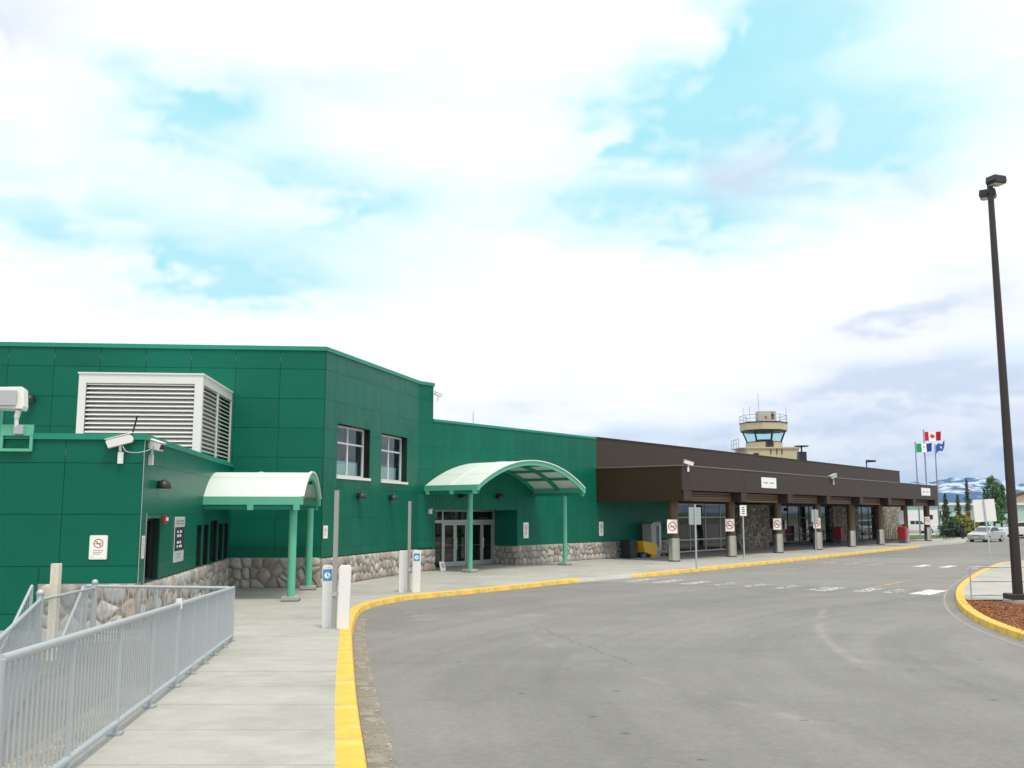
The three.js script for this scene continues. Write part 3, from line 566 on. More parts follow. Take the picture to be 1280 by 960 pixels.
// ---------------------------------------------------------------- signs and fittings on the walls
function wallThing(name, label, cat, a, b, x, y, z, group) { const ph = Math.atan2(b[1] - a[1], b[0] - a[0]); const t = thing(name, label, cat, a[0] + Math.cos(ph) * x + Math.sin(ph) * z, y, a[1] + Math.sin(ph) * x - Math.cos(ph) * z, ph, group); return t; }
const noSmoke = (w, h, txt) => std(0xffffff, .5, {
  map: canvasTex(160, Math.round(160 * h / w), (g, W, Hh) => {
    g.fillStyle = '#f4f2ee'; g.fillRect(0, 0, W, Hh); const cx = W / 2, cy = txt ? Hh * .33 : Hh / 2, r = txt ? W * .27 : W * .4;
    g.fillStyle = '#222'; g.fillRect(cx - r * .75, cy - r * .02, r * 1.3, r * .2); g.fillRect(cx + r * .55, cy - r * .3, r * .08, r * .25); g.fillStyle = '#999'; g.fillRect(cx + r * .45, cy - r * .5, r * .06, r * .2);
    g.strokeStyle = '#b3202a'; g.lineWidth = r * .2; g.beginPath(); g.arc(cx, cy, r, 0, 7); g.stroke(); g.beginPath(); g.moveTo(cx - r * .7, cy - r * .7); g.lineTo(cx + r * .7, cy + r * .7); g.stroke();
    if (txt) { g.fillStyle = '#8a8a8a'; for (let k = 0; k < 3; k++) g.fillRect(W * .2, Hh * (.62 + k * .08), W * (.6 - k * .08), Hh * .03); g.fillRect(W * .1, Hh * .9, W * .12, Hh * .03); }
  })
});
function plate(name, label, cat, a, b, x, y, w, h, mat, group, z = .02) {
  const t = wallThing(name, label, cat, a, b, x, y, z, group);
  mesh('backing_plate', extr([[-w / 2 + .02, -h / 2], [w / 2 - .02, -h / 2], [w / 2, -h / 2 + .02], [w / 2, h / 2 - .02], [w / 2 - .02, h / 2], [-w / 2 + .02, h / 2], [-w / 2, h / 2 - .02], [-w / 2, -h / 2 + .02]], .012), M.white, t);
  mesh('sign_face', new THREE.PlaneGeometry(w - .03, h - .03).translate(0, 0, .016), mat, t); return t;
}
const nsT = noSmoke(.4, .6, 1);
plate('no_smoking_sign', 'white no smoking notice on the annex front wall', 'sign', F0, F, 19.16, 1.86, .38, .52, nsT, 'no smoking notices');
plate('no_smoking_sign', 'white no smoking notice at the corner of the tall block', 'sign', C, R, .28, 1.92, .34, .46, nsT, 'no smoking notices');
plate('no_smoking_sign', 'white no smoking notice right of the entrance doors', 'sign', P(0, 0), P(60, 0), 7.3, 1.71, .44, .8, nsT, 'no smoking notices');
plate('no_smoking_sign', 'white no smoking notice beside the end of the brown fascia', 'sign', P(0, 0), P(60, 0), 14.4, 1.7, .44, .8, nsT, 'no smoking notices');
plate('notice_plate', 'narrow white notice plate at the annex corner', 'sign', F, I, .27, 1.85, .24, .5, std(0xffffff, .5, { map: canvasTex(64, 128, (g, W, Hh) => { g.fillStyle = '#dfe1e0'; g.fillRect(0, 0, W, Hh); g.fillStyle = '#777'; for (let k = 0; k < 7; k++) g.fillRect(16, 14 + k * 15, 30, 6); }) }));
plate('information_board', 'navy information board with white lettering on the annex side wall', 'sign', F, I, 4.2, 1.92, 1.25, 1.15, std(0xffffff, .5, {
  map: canvasTex(256, 240, (g, W, Hh) => {
    g.fillStyle = '#b9bfbd'; g.fillRect(0, 0, W, Hh); g.fillStyle = '#16273a'; g.fillRect(0, Hh * .22, W, Hh * .54); g.fillStyle = '#b8322f'; g.fillRect(18, 16, 14, 22); g.fillStyle = '#6f7674';
    for (let k = 0; k < 2; k++) { g.fillRect(48, 16 + k * 14, 70, 8); g.fillRect(136, 16 + k * 14, 90, 8); } g.fillStyle = '#e6e9ea';
    for (const [x, y, w] of [[60, 72, 34], [130, 72, 50], [60, 94, 54], [130, 94, 40], [60, 130, 54], [130, 130, 40], [60, 152, 30], [120, 152, 74]]) g.fillRect(x, y, w, 13); g.fillStyle = '#8d9492'; g.fillRect(70, 196, 110, 8); g.fillRect(86, 212, 70, 8);
  })
}));
// fire bell
{ const t = wallThing('fire_alarm_bell', 'small red fire alarm on the annex side wall', 'alarm', F, I, 2.2, 2.44, .02); mesh('housing', bx(.2, .2, .07, 0, 0, .035), M.red, t); mesh('strobe', bx(.09, .08, .04, .03, .01, .09), M.white, t); }
// dome wall lamps
function domeLamp(a, b, x, y, r, label) {
  const t = wallThing('wall_lamp', label, 'lamp', a, b, x, y, .015, 'black dome wall lamps');
  mesh('dome', new THREE.SphereGeometry(r, 20, 10, 0, Math.PI * 2, 0, Math.PI / 2).scale(1, 1.15, 1).translate(0, -.02, r * .8), M.black, t); mesh('rim', new THREE.CylinderGeometry(r * 1.02, r * 1.02, .03, 20).translate(0, -.02, r * .8), M.black, t);
  mesh('mounting_plate', bx(r * .9, r * .9, .05, 0, r * .4, .02), M.black, t); mesh('lens', disc(r * .8, 0, 0, 0).rotateX(Math.PI / 2).translate(0, -.04, r * .8), std(lin(.5, .5, .48), .3), t);
}
domeLamp(F, I, 1.5, 3.2, .17, 'black dome wall lamp on the annex side wall'); domeLamp(C, R, 3.0, 3.18, .2, 'black dome wall lamp beneath the upper window nearer the side canopy'); domeLamp(C, R, 6.17, 3.16, .2, 'black dome wall lamp beneath the upper window nearer the entrance'); domeLamp(C0, C, 13.85, 6.5, .2, 'black dome wall lamp high beside the louvred enclosure');
domeLamp(P(0, 0), P(60, 0), 2.2, 3.35, .2, 'black dome wall lamp under the entrance canopy beside its post near the doors'); domeLamp(P(0, 0), P(60, 0), 5.0, 3.35, .2, 'black dome wall lamp under the crown of the entrance canopy');
{ const t = wallThing('door_sensor', 'small white box on the wall left of the entrance doors', 'sensor', P(0, 0), P(60, 0), .02, 2.65, .03); mesh('box', bx(.16, .2, .12, 0, 0, .06), M.offwhite, t); mesh('hood', bx(.18, .03, .16, 0, .115, .07), M.galv, t); }

// security cameras
function securityCamera(label, x, y, d, yaw, sc = 1, armDir = 0) {
  const t = thing('security_camera', label, 'camera', x, y, d, yaw, 'security cameras'); t.scale.setScalar(sc);
  const b = mesh('housing', extr([[-.28, -.09], [.26, -.09], [.3, -.05], [.3, .03], [.24, .1], [-.26, .1], [-.3, .06]], .2, .012).translate(0, 0, -.1).rotateZ(.28), M.white, t, 0, .3, 0);
  mesh('sunshield', bx(.66, .02, .25).rotateZ(.28).translate(-.02, .125, 0), M.white, b); mesh('lens_glass', bx(.02, .13, .15).rotateZ(.28).translate(-.305, -.075, 0), M.black, b);
  mesh('arm', [bar([0, .22, 0], [.02, .05, 0], .035), bx(.13, .28, .05, .03, -.1, 0)], M.white, t); return t;
}
securityCamera('white security camera on the annex corner aimed along the front wall', -8.58, 3.88, 21.0, .25, .9);
securityCamera('white security camera on the annex corner aimed along the side wall', -8.05, 3.86, 21.5, Math.PI - .3, .85);
securityCamera('white security camera on the corner of the brown fascia', ...(() => { const p = P(14.35, 5.62); return [p[0] + .05, 5.0, p[1]]; })(), Math.PI + .25, .85);
securityCamera('white security camera at the top corner of the tall block', ...(() => { const p = P(.32, .1); return [p[0] + .1, 7.85, p[1]]; })(), Math.PI + .6, .6);
{ const p = P(36.5, 5.6); securityCamera('dark security camera on the middle of the brown fascia', p[0], 4.85, p[1], .6, 1.1).traverse(o => { if (o.isMesh) o.material = M.galv; }); }
{ const t = thing('camera_cable', 'grey cable looping between the two annex cameras', 'cable', 0, 0, 0); mesh('loop', new THREE.TubeGeometry(new THREE.CatmullRomCurve3([[-8.5, 4.05, -20.95], [-8.4, 3.93, -20.9], [-8.2, 3.9, -20.95], [-8.0, 3.97, -21.15], [-7.98, 4.1, -21.4]].map(p => new THREE.Vector3(...p))), 24, .01, 6), M.galv, t); }
{ const t = thing('roof_aerial', 'thin dark aerial standing at the annex roof corner', 'aerial', -8.45, TOPA + .1, 21.3); mesh('whip', bar([0, 0, 0], [.1, .45, 0], .02), M.black, t); }
// floodlight on its bracket at the annex roof edge
{
  const p = add(F0, E5, 17.2);
  const t = thing('floodlight', 'white floodlight on a mint green bracket above the annex front', 'floodlight', p[0], TOPA - .24, p[1] - .08, 5 * Math.PI / 180);
  mesh('bracket_frame', [bx(.68, .06, .05, .14, 0, 0), bx(.06, .3, .05, -.17, .17, 0), bx(.06, .3, .05, .45, .17, 0)], M.mint, t); mesh('bracket_plate', bx(.68, .24, .05, .14, .43, 0), M.mint, t);
  mesh('support_post', bx(.14, 1.0, .14, -.32, .6, -.1), M.mint, t); mesh('junction_box', bx(.2, .2, .08, .2, .44, .06), M.galv, t); mesh('knuckle', [bar([.14, .5, .06], [.14, .72, .08], .045), bar([.14, .7, .08], [.18, .86, .1], .06)], M.white, t);
  const h = mesh('lamp_head', extr([[-.55, 0], [.36, -.02], [.38, .05], [.33, .48], [.28, .52], [-.55, .5]], .26, .02).rotateX(-.12), M.white, t, -.03, .88, -.05); h.scale.setScalar(.86);
  mesh('lamp_glass', bx(.74, .38, .012).rotateX(-.12).translate(-.14, .25 + .02, .305), new THREE.MeshPhysicalMaterial({ color: lin(.4, .42, .42), roughness: .08, metalness: .6, clearcoat: 1 }), h);
}
// white signs on the brown fascia
const fsg = std(0xffffff, .5, { map: canvasTex(256, 160, (g, W, Hh) => { g.fillStyle = '#f4f4f4'; g.fillRect(0, 0, W, Hh); g.fillStyle = '#7a7a7a'; for (let k = 0; k < 4; k++) { g.fillRect(38 + k * 19, 70, 14, 22); g.fillRect(142 + k * 19, 70, 14, 22); } }) });
plate('fascia_sign', 'white lettered sign on the middle of the brown fascia', 'sign', P(0, 5.5), P(60, 5.5), 25.3, 4.46, 2.3, .66, fsg, 'fascia signs', .01);
plate('fascia_sign', 'white lettered sign at the far end of the brown fascia', 'sign', P(0, 5.5), P(60, 5.5), 60.6, 4.5, 2.9, .7, fsg, 'fascia signs', .01);
// no-smoking plates on the columns
const nsS = noSmoke(.6, .75, 0);
for (let i = 0; i < 8; i++) {
  if (i === 4 || i === 5 || i === 6) continue;
  const p = P(14.5 + 7.06 * i, 4.6); const t = thing('column_sign', 'square white no smoking sign on the ' + ['first', 'second', 'third', 'fourth', '', '', '', 'last'][i] + ' colonnade column from the green wall', 'sign', p[0] - .12, 1.5, p[1] - .33, .35, 'no smoking signs on the columns');
  mesh('plate', bx(.62, .74, .015, 0, .37, 0), M.white, t); mesh('sign_face', new THREE.PlaneGeometry(.58, .7).translate(0, .37, .012), nsS, t);
}

// ---------------------------------------------------------------- railings
function picketRailing(name, label, pts, h, nb, group, { capEnd, legs = 1, picketGap = .11, low = .1 } = {}) {
  // pts: [x, y, d] ends; pickets vertical
  const [a, b] = pts, t = thing(name, label, 'railing', a[0], a[1], a[2], 0, group);
  const L = Math.hypot(b[0] - a[0], b[2] - a[2]), v = [(b[0] - a[0]), (b[1] - a[1]), -(b[2] - a[2])];
  const q = (k, y) => [v[0] * k, v[1] * k + y, v[2] * k];
  mesh('top_rail', bar(q(0, h), q(1, h), .03, 10), M.galv, t); mesh('bottom_rail', bar(q(0, low), q(1, low), .03, 10), M.galv, t);
  for (let i = 0; i <= nb; i++) mesh('post', bar(q(i / nb, legs ? 0 : low), q(i / nb, i === 0 || i === nb ? h + .0 : h), i === 0 || i === nb ? .03 : .024, 10), M.galv, t);
  if (legs) for (let i = 0; i <= nb; i++) { const c = q(i / nb, 0); mesh('foot_plate', bx(.12, .02, .12, c[0], c[1] + .01, c[2]), M.galv, t); }
  const n = Math.round(L / picketGap), g = new THREE.CylinderGeometry(.0085, .0085, h - low, 6); for (let i = 1; i < n; i++) { const c = q(i / n, (h + low) / 2); mesh('picket', g, M.galv, t, c[0], c[1], c[2]); }
  return t;
}
const gyy = d => gy(d) + .005;
picketRailing('picket_railing', 'galvanised picket railing along the pavement, starting beside the ramp top', [[railX(5.8), gyy(5.8), 5.8], [railX(12.1), gyy(12.1), 12.1]], .98, 4, 'picket railings');
picketRailing('picket_railing', 'galvanised picket railing along the pavement, running on to the corner', [[railX(12.16), gyy(12.16), 12.16], [railX(18.4), gyy(18.4), 18.4]], .98, 5, 'picket railings');
{ const t = scene.children[scene.children.length - 1]; mesh('splice_cap', cyl(.04, .12, 0, .93, 0, 12), M.white, t); }
picketRailing('picket_railing', 'galvanised picket railing across the stair head in front of the annex', [[-5.35, .21, 18.55], [-8.25, .21, 19.0]], .98, 2, 'picket railings');
picketRailing('stair_railing', 'sloping galvanised stair railing on the pavement side of the stair', [[-8.28, .2, 18.9], [-7.92, -1.18, 16.8]], .98, 2, 'stair railings', { legs: 0, low: .15 });
picketRailing('stair_railing', 'low sloping galvanised railing below the stair', [[-7.92, -1.18, 16.75], [-7.5, -1.5, 14.5]], .98, 2, 'stair railings', { legs: 0, low: .15 });
picketRailing('stair_railing', 'sloping galvanised stair railing nearest the annex front', [[-9.42, .2, 19.2], [-9.0, -1.3, 16.9]], .98, 2, 'stair railings', { legs: 0, low: .15 });
{ // concrete stair
  const t = thing('stairs', 'concrete stairs going down in front of the annex', 'stairs', -8.85, -1.9, 19.1, -10 * Math.PI / 180);
  for (let k = 0; k < 9; k++) mesh('step', bx(1.15, 2.0 - k * .17, .28, 0, (2.0 - k * .17) / 2, .14 + k * .28), M.plainConcrete, t);
}
{ // chain-link fence on the gravel
  const t = thing('chain_link_fence', 'galvanised chain link fence standing on the gravel behind the railing', 'fence', 0, 0, 0);
  const pp = [[-7.25, -.35, 17.0, 1.45], [-6.5, -.3, 13.5, 1.55], [-4.35, .3, 8.2, 1.62]];
  pp.forEach((p, i) => { const po = mesh('post', bar([p[0], p[1], -p[2]], [p[0], p[3] - .06, -p[2]], .045, 12), M.galv, t); mesh('post_cap', new THREE.SphereGeometry(.055, 12, 8).translate(p[0], p[3] - .05, -p[2]), M.galv, po); });
  for (let i = 0; i < 2; i++) {
    const a = pp[i], b = pp[i + 1]; mesh('top_rail', bar([a[0], a[3] - .14, -a[2]], [b[0], b[3] - .14, -b[2]], .024, 8), M.galv, t);
    const L = Math.hypot(b[0] - a[0], b[2] - a[2]), w = [], Hm = 1.3, st = .075;
    const pt = (k, y) => [a[0] + (b[0] - a[0]) * k, a[3] - .16 - Hm + y + (b[3] - a[3]) * k, -(a[2] + (b[2] - a[2]) * k)];
    for (let s = -Hm; s < L; s += st) { const s0 = Math.max(0, s), s1 = Math.min(L, s + Hm); if (s1 - s0 < .05) continue; w.push(bar(pt(s0 / L, s0 - s), pt(s1 / L, s1 - s), .002, 3), bar(pt(s0 / L, Hm - (s0 - s)), pt(s1 / L, Hm - (s1 - s)), .002, 3)); }
    mesh('wire_mesh', w, M.galv, t);
  }
}
{ const t = thing('timber_post', 'weathered square timber post standing behind the railing', 'post', -7.75, -.6, 16.6); mesh('shaft', extr([[-.06, -.065], [.065, -.06], [.06, .065], [-.065, .06]], 2.34, .004).rotateX(-Math.PI / 2), M.wood, t); mesh('knee_block', bx(.28, .3, .14, .03, .15, .09), M.wood, t); }

// ---------------------------------------------------------------- bollards and posts at the kerb
const sticker = std(0xffffff, .5, { map: canvasTex(64, 80, (g, W, Hh) => { g.fillStyle = '#4d97cc'; g.fillRect(0, 0, W, Hh); g.fillStyle = '#fff'; g.beginPath(); g.arc(32, 42, 21, 0, 7); g.fill(); g.fillStyle = '#4d97cc'; g.fillRect(28, 28, 8, 20); g.fillRect(28, 44, 18, 6); }) });
function bollard(label, x, d, w, lean, withSticker) {
  const t = thing('white_bollard', label, 'bollard', x, gy(d), d, .12, 'white boarded bollards'); t.rotation.z = lean;
  mesh('board', extr([[-w / 2, 0], [w / 2, 0], [w / 2, 1.3], [w / 2 - .03, 1.34], [-w / 2 + .03, 1.34], [-w / 2, 1.31]], .14, .012).translate(0, 0, -.07), std(lin(.8, .8, .8), .55), t);
  if (withSticker) { mesh('sticker', new THREE.PlaneGeometry(.2, .25).translate(0, 1.14, .085), sticker, t); mesh('clip', bx(.06, .05, .05, 0, 1.35, 0), M.galv, t); }
}
bollard('white bollard with a blue sticker beside the steel post nearer the side canopy', -4.07, 21.7, .2, .02, 1);
bollard('plain white bollard right of the steel post nearer the side canopy', -3.68, 21.4, .24, -.02, 0);
bollard('plain white bollard left of the steel post nearer the entrance', -3.62, 32.45, .25, .0, 0);
bollard('white bollard with a blue sticker beside the steel post nearer the entrance', -3.18, 32.4, .25, -.01, 1);
for (const [x, d, l] of [[-3.86, 21.3, 'slim grey steel post between the nearer pair of white bollards'], [-3.39, 32.1, 'slim grey steel post between the pair of bollards before the entrance']]) {
  const t = thing('steel_post', l, 'post', x, gy(d), d); mesh('shaft', bx(.09, 2.98, .09, 0, 1.49, 0), std(lin(.36, .35, .34), .6, { metalness: .3 }), t); mesh('coupling', bx(.13, .08, .13, 0, .74, 0), M.galv, t); mesh('base_plate', bx(.2, .02, .2, 0, .01, 0), M.galv, t);
}
{ const t = thing('doorstop_sign', 'small white card leaning on the ground by the entrance doors', 'sign', ...(() => { const p = P(.55, .45); return [p[0], 0, p[1]]; })(), PHI); mesh('card', bx(.34, .42, .02, 0, .21, 0).rotateX(-.25), M.white, t); mesh('print', new THREE.TorusGeometry(.08, .015, 6, 20).translate(0, .24, .02).rotateX(-.25), M.red, t); }
// road signs along the colonnade
function roadSign(label, s, n, h, w, bh, y, faceMat, yaw, lean = 0) {
  const p = Array.isArray(s) ? s : P(s, n), t = thing('road_sign', label, 'sign', p[0], gy(p[1]), p[1], yaw, 'road signs'); t.rotation.z = lean;
  mesh('post', bx(.07, h, .05, 0, h / 2, -.04), M.galv, t); const b = mesh('board', extr([[-w / 2, -bh / 2], [w / 2, -bh / 2], [w / 2, bh / 2], [-w / 2, bh / 2]], .01, .01).translate(0, y, 0), faceMat[0], t); if (faceMat[1]) mesh('sign_face', new THREE.PlaneGeometry(w - .02, bh - .02).translate(0, y, .024), faceMat[1], b); return t;
}
const signBack = std(lin(.40, .46, .46), .5, { metalness: .4 });
const parkTxt = std(0xffffff, .6, { map: canvasTex(64, 96, (g, W, Hh) => { g.fillStyle = '#eee'; g.fillRect(0, 0, W, Hh); g.fillStyle = '#333'; for (let k = 0; k < 4; k++) g.fillRect(18, 14 + k * 19, 28, 9); }) });
roadSign('grey back of a square road sign before the first colonnade column', [8.53, 45.2], 0, 3.0, .58, .78, 2.45, [signBack], Math.PI + .2);
{ const s = scene.children[scene.children.length - 1]; s.children.forEach(c => { if (c.name === 'post') c.position.z = -.0; }); }
roadSign('narrow white parking sign on a slim post before the colonnade', [13.1, 54.9], 0, 2.9, .4, .58, 2.72, [M.white, parkTxt], .25);
roadSign('grey back of a tilted road sign between colonnade columns', [20.25, 65], 0, 2.85, .62, .8, 2.4, [signBack], Math.PI + .5, .04);
roadSign('pale road sign near the red litter bin', [34.4, 85.6], 0, 2.9, .8, 1.2, 2.2, [std(lin(.5, .52, .6), .6)], .6);
roadSign('large white blank sign board on a leaning post on the island', [25.2, 51.3], 0, 3.3, 1.05, 1.15, 2.72, [M.white], Math.PI - .2, -.055);
roadSign('grey sign back on a post behind the parked sedan', [47, 98.5], 0, 2.7, .75, .9, 2.35, [signBack], 0);

// ---------------------------------------------------------------- things under the colonnade
{
  let p = P(16.2, .75); let t = thing('waste_bin', 'black wheeled waste bin against the stone plinth', 'bin', p[0], 0, p[1], PHI);
  mesh('body', extr([[-.3, 0], [.3, 0], [.36, .95], [-.36, .95]], .6, .02).translate(0, 0, -.3), M.black, t); mesh('lid', bx(.8, .08, .74, 0, 1.0, 0), M.black, t); mesh('wheel', cyl(.1, .06).rotateZ(Math.PI / 2).translate(-.24, .1, -.3), M.black, t);
  p = P(17.6, 1.0); t = thing('yellow_cart', 'yellow tilted tipping cart beside the black bin', 'cart', p[0], 0, p[1], PHI); const yl = std(lin(.72, .42, .01), .5);
  mesh('tub', extr([[-.55, .35], [.45, .12], [.75, .2], [.85, .72], [.6, .78], [-.7, .95], [-.78, .86]], .65, .03).translate(0, 0, -.33), yl, t); mesh('stand', extr([[.25, 0], [.72, 0], [.78, .3], [.3, .25]], .5, .02).translate(0, 0, -.25), yl, t);
  for (const z of [-.3, .3]) mesh('wheel', new THREE.TorusGeometry(.13, .05, 8, 16).translate(-.05, .17, z), M.black, t); mesh('bucket', cyl(.14, .24, -.4, 0, .1, 14, .17), std(lin(.03, .2, .28), .5), t);
  p = P(19.0, .7); t = thing('ticket_machine', 'grey parking ticket cabinet against the green wall', 'machine', p[0], 0, p[1], PHI);
  mesh('cabinet', extr([[-.55, .35], [.5, .35], [.5, 2.05], [-.4, 2.02], [-.62, 1.9]], .6, .015).translate(0, 0, -.3), std(lin(.36, .38, .38), .5), t); mesh('base', bx(.9, .35, .55, 0, .175, 0), std(lin(.30, .31, .31), .6), t); mesh('display_panel', bx(.3, 1.25, .02, .12, 1.2, .325), std(lin(.05, .07, .13), .3), t); mesh('coin_plate', bx(.2, 1.4, .02, .38, 1.2, .325), M.offwhite, t);
  for (const [k, l] of [[0, 'grey luggage trolley nested beside the ticket cabinet'], [1, 'grey luggage trolley nearest the first colonnade column']]) {
    p = P(20.3 + k * .75, .85); t = thing('luggage_trolley', l, 'trolley', p[0], 0, p[1], PHI, 'luggage trolleys');
    for (const z of [-.28, .28]) { mesh('side_tube', new THREE.TubeGeometry(new THREE.CatmullRomCurve3([[-.5, 1.0, z], [-.4, .96, z], [-.05, .45, z], [.2, .16, z], [.62, .14, z]].map(q => new THREE.Vector3(...q))), 20, .022, 8), M.steel, t); for (const x of [.05, .58]) mesh('wheel', cyl(.07, .04).rotateX(Math.PI / 2).translate(x, .07, z), M.black, t); }
    mesh('handle', bar([-.5, 1.0, -.3], [-.5, 1.0, .3], .028), M.black, t); mesh('platform', bx(.6, .03, .5, .32, .17, 0), M.steel, t); mesh('basket_bar', [bar([-.2, .68, -.28], [-.2, .68, .28], .014), bar([-.05, .45, -.28], [-.05, .45, .28], .014)], M.steel, t);
  }
  { const w = wallThing('junction_box', 'small grey box on the green wall behind the first column', 'box', P(0, 0), P(60, 0), 21.9, 1.75, .02); mesh('box', bx(.26, .42, .14, 0, 0, .07), M.galv, w); mesh('cover', bx(.22, .36, .02, 0, 0, .15), M.offwhite, w); }
  const bin = (label, s, n) => { const p = P(s, n), t = thing('litter_bin', label, 'bin', p[0], 0, p[1], PHI, 'red litter bins'); mesh('body', extr([[-.32, .4], [.32, .4], [.32, 1.2], [.15, 1.42], [-.32, 1.34]], .6, .02).translate(0, 0, -.3), M.red, t); mesh('plinth', bx(.6, .4, .56, 0, .2, 0), std(lin(.1, .1, .11), .6), t); };
  bin('red litter bin beside the column near the far end of the colonnade', 54.6, 5.0); bin('red litter bin standing in shade deep under the colonnade', 50.2, 1.0); bin('red litter bin seen through the dark glass doors', 44.6, -1.2);
  // black rails between far columns
  const rail = (label, s0, s1, n) => { const a = P(s0, n), t = thing('black_railing', label, 'railing', a[0], 0, a[1], PHI, 'black railings under the colonnade'); const L = s1 - s0; mesh('top_rail', bar([0, 1, 0], [L, 1, 0], .03), M.black, t); mesh('bottom_rail', bar([0, .15, 0], [L, .15, 0], .025), M.black, t); for (let k = 0; k <= L / .55; k++) mesh('baluster', bar([k * .55, 0, 0], [k * .55, 1, 0], .02, 6), M.black, t); };
  rail('black railing before the lit end of the stone wall', 60, 66.5, 2.2); rail('black railing in front of the shaded stone pier', 50.5, 55.5, 1.5); rail('black railing at the grass edge past the last column', 67, 71.5, 5.2);
}

// ---------------------------------------------------------------- lamp post and island railing
{
  const t = thing('lamp_post', 'tall dark brown twin-head lamp post in the bark bed', 'lamp post', 14.93, gy(28.9) - .05, 28.9);
  mesh('pole', new THREE.CylinderGeometry(.088, .148, 12.7, 20).translate(0, 6.5, 0), M.poleBrown, t);
  mesh('base_cover', extr([[-.27, -.27], [.27, -.27], [.27, .27], [-.27, .27]], .16, .03).rotateX(-Math.PI / 2).translate(0, .1, 0), M.poleBrown, t); mesh('footing', cyl(.42, .12, 0, 0, 0, 24), M.plainConcrete, t);
  for (const [an, y, ln] of [[.35, 12.78, .1], [2.6, 12.45, .28]]) {
    const h = mesh('lamp_head', extr([[-.28, 0], [.28, 0], [.33, .1], [.3, .3], [-.3, .3], [-.33, .1]], .5, .03).translate(0, 0, .02), M.poleBrown, t, Math.sin(an) * 0, y, 0); h.rotation.y = an; h.position.x = an < 1 ? .05 : -.1;
    h.scale.setScalar(.68); mesh('lens', bx(.5, .06, .42, 0, -.035, .27), std(lin(.6, .58, .52), .25), h); mesh('arm', bar([0, .1, 0], [0, .1, -.12], .05), M.poleBrown, h);
  }
}
{
  const t = thing('pipe_railing', 'thin grey pipe railing at the edge of the bark bed', 'railing', 13.95, gy(29.75), 29.75, .03);
  for (const y of [.12, .53, .95]) mesh('rail', bar([0, y, 0], [9, y, 0], .02), M.galv, t); for (let k = 0; k < 6; k++) mesh('post', bar([k * 1.8, 0, 0], [k * 1.8, .95, 0], .022), M.galv, t);
}

// ---------------------------------------------------------------- control tower
{
  const t = thing('control_tower', 'cream airport control tower with slanted glass cab rising behind the brown wing', 'control tower', 33.1, 0, 126);
  const oct = (r, y0, y1, r2 = r) => { const g = new THREE.CylinderGeometry(r2, r, y1 - y0, 8).rotateY(Math.PI / 8 + .12).translate(0, (y0 + y1) / 2, 0).toNonIndexed(); g.computeVertexNormals(); return g; };
  mesh('shaft', [bx(6.6, 10.8, 6.4, .3, 5.4, 0)], M.beige, t); mesh('lower_deck', bx(6.9, .2, 6.7, .3, 10.85, 0), M.beige, t); mesh('cab_base', oct(2.35, 10.95, 11.7), M.beige, t); mesh('cab_floor', oct(2.3, 11.7, 11.8), M.dark, t);
  const cab = mesh('cab_frame', oct(2.95, 13.1, 13.35), M.black, t); mesh('console', oct(1.1, 11.8, 12.1), M.dark, t);
  for (let k = 0; k < 8; k++) {
    const a = Math.PI / 8 * (2 * k + 1) + .12 + Math.PI / 8, b = a + Math.PI / 4, p = (an, r, y) => [Math.sin(an) * r, y, Math.cos(an) * r];
    mesh('mullion', bar(p(a, 2.32, 11.75), p(a, 2.9, 13.15), .09, 6), M.black, cab);
    const q = [p(a, 2.3, 11.75), p(b, 2.3, 11.75), p(b, 2.86, 13.12), p(a, 2.86, 13.12)], g = new THREE.BufferGeometry(); g.setAttribute('position', new THREE.Float32BufferAttribute(q.flat(), 3)); g.setIndex([0, 1, 2, 0, 2, 3]); g.computeVertexNormals(); mesh('pane', g, M.cabGlass, cab);
  }
  const rf = mesh('cab_roof', oct(3.05, 13.3, 14.2), M.beige, t); mesh('roof_edge', oct(3.12, 14.2, 14.32), M.black, rf);
  const rail = []; for (let k = 0; k < 8; k++) { const a = Math.PI / 4 * k + .5, b = a + Math.PI / 4, p = (an, y) => [Math.sin(an) * 3, y, Math.cos(an) * 3]; rail.push(bar(p(a, 14.3), p(a, 15.3), .04, 6), bar(p(a, 15.25), p(b, 15.25), .035, 6), bar(p(a, 14.8), p(b, 14.8), .03, 6)); }
  mesh('roof_railing', rail, M.galv, rf); const hut = mesh('roof_hut', bx(2.3, 1.5, 1.6, .3, 15.05, .2), std(lin(.5, .47, .42), .8), rf);
  mesh('emblem', bx(.32, .3, .03, .1, 15.0, 1.02), M.red, hut); mesh('vent', bx(.35, .8, .04, .98, 15.2, 1.02), M.black, hut); mesh('mast', bar([-.5, 15.8, 0], [-.6, 18.2, 0], .035), M.galv, rf); for (const [x, z] of [[-2.8, .8], [2.85, .6], [-2.2, 1.8]]) mesh('aerial', bar([x, 14.3, z], [x, 16.3, z], .03), M.galv, rf);
  const b2 = []; for (let k = 0; k < 4; k++) b2.push(bar([-3.9, 10.95, 2.4 - k * 1.4], [-3.9, 12.1, 2.4 - k * 1.4], .04)); b2.push(bar([-3.9, 12.05, 2.4], [-3.9, 12.05, -1.8], .04), bar([-3.9, 11.5, 2.4], [-3.9, 11.5, -1.8], .03), bx(1.1, .08, 4.4, -3.4, 10.9, .2)); mesh('side_balcony', b2, M.galv, t);
  mesh('air_unit', bx(.85, .8, .4, .1, 11.4, 2.5), M.black, t); for (const x of [0, .75, 1.4]) mesh('bracket', bx(.07, .75, .1, x, 10.4, 3.26), M.black, t); mesh('shaft_window', bx(.7, .55, .05, -1.9, 9.9, 3.22), M.black, t);
}
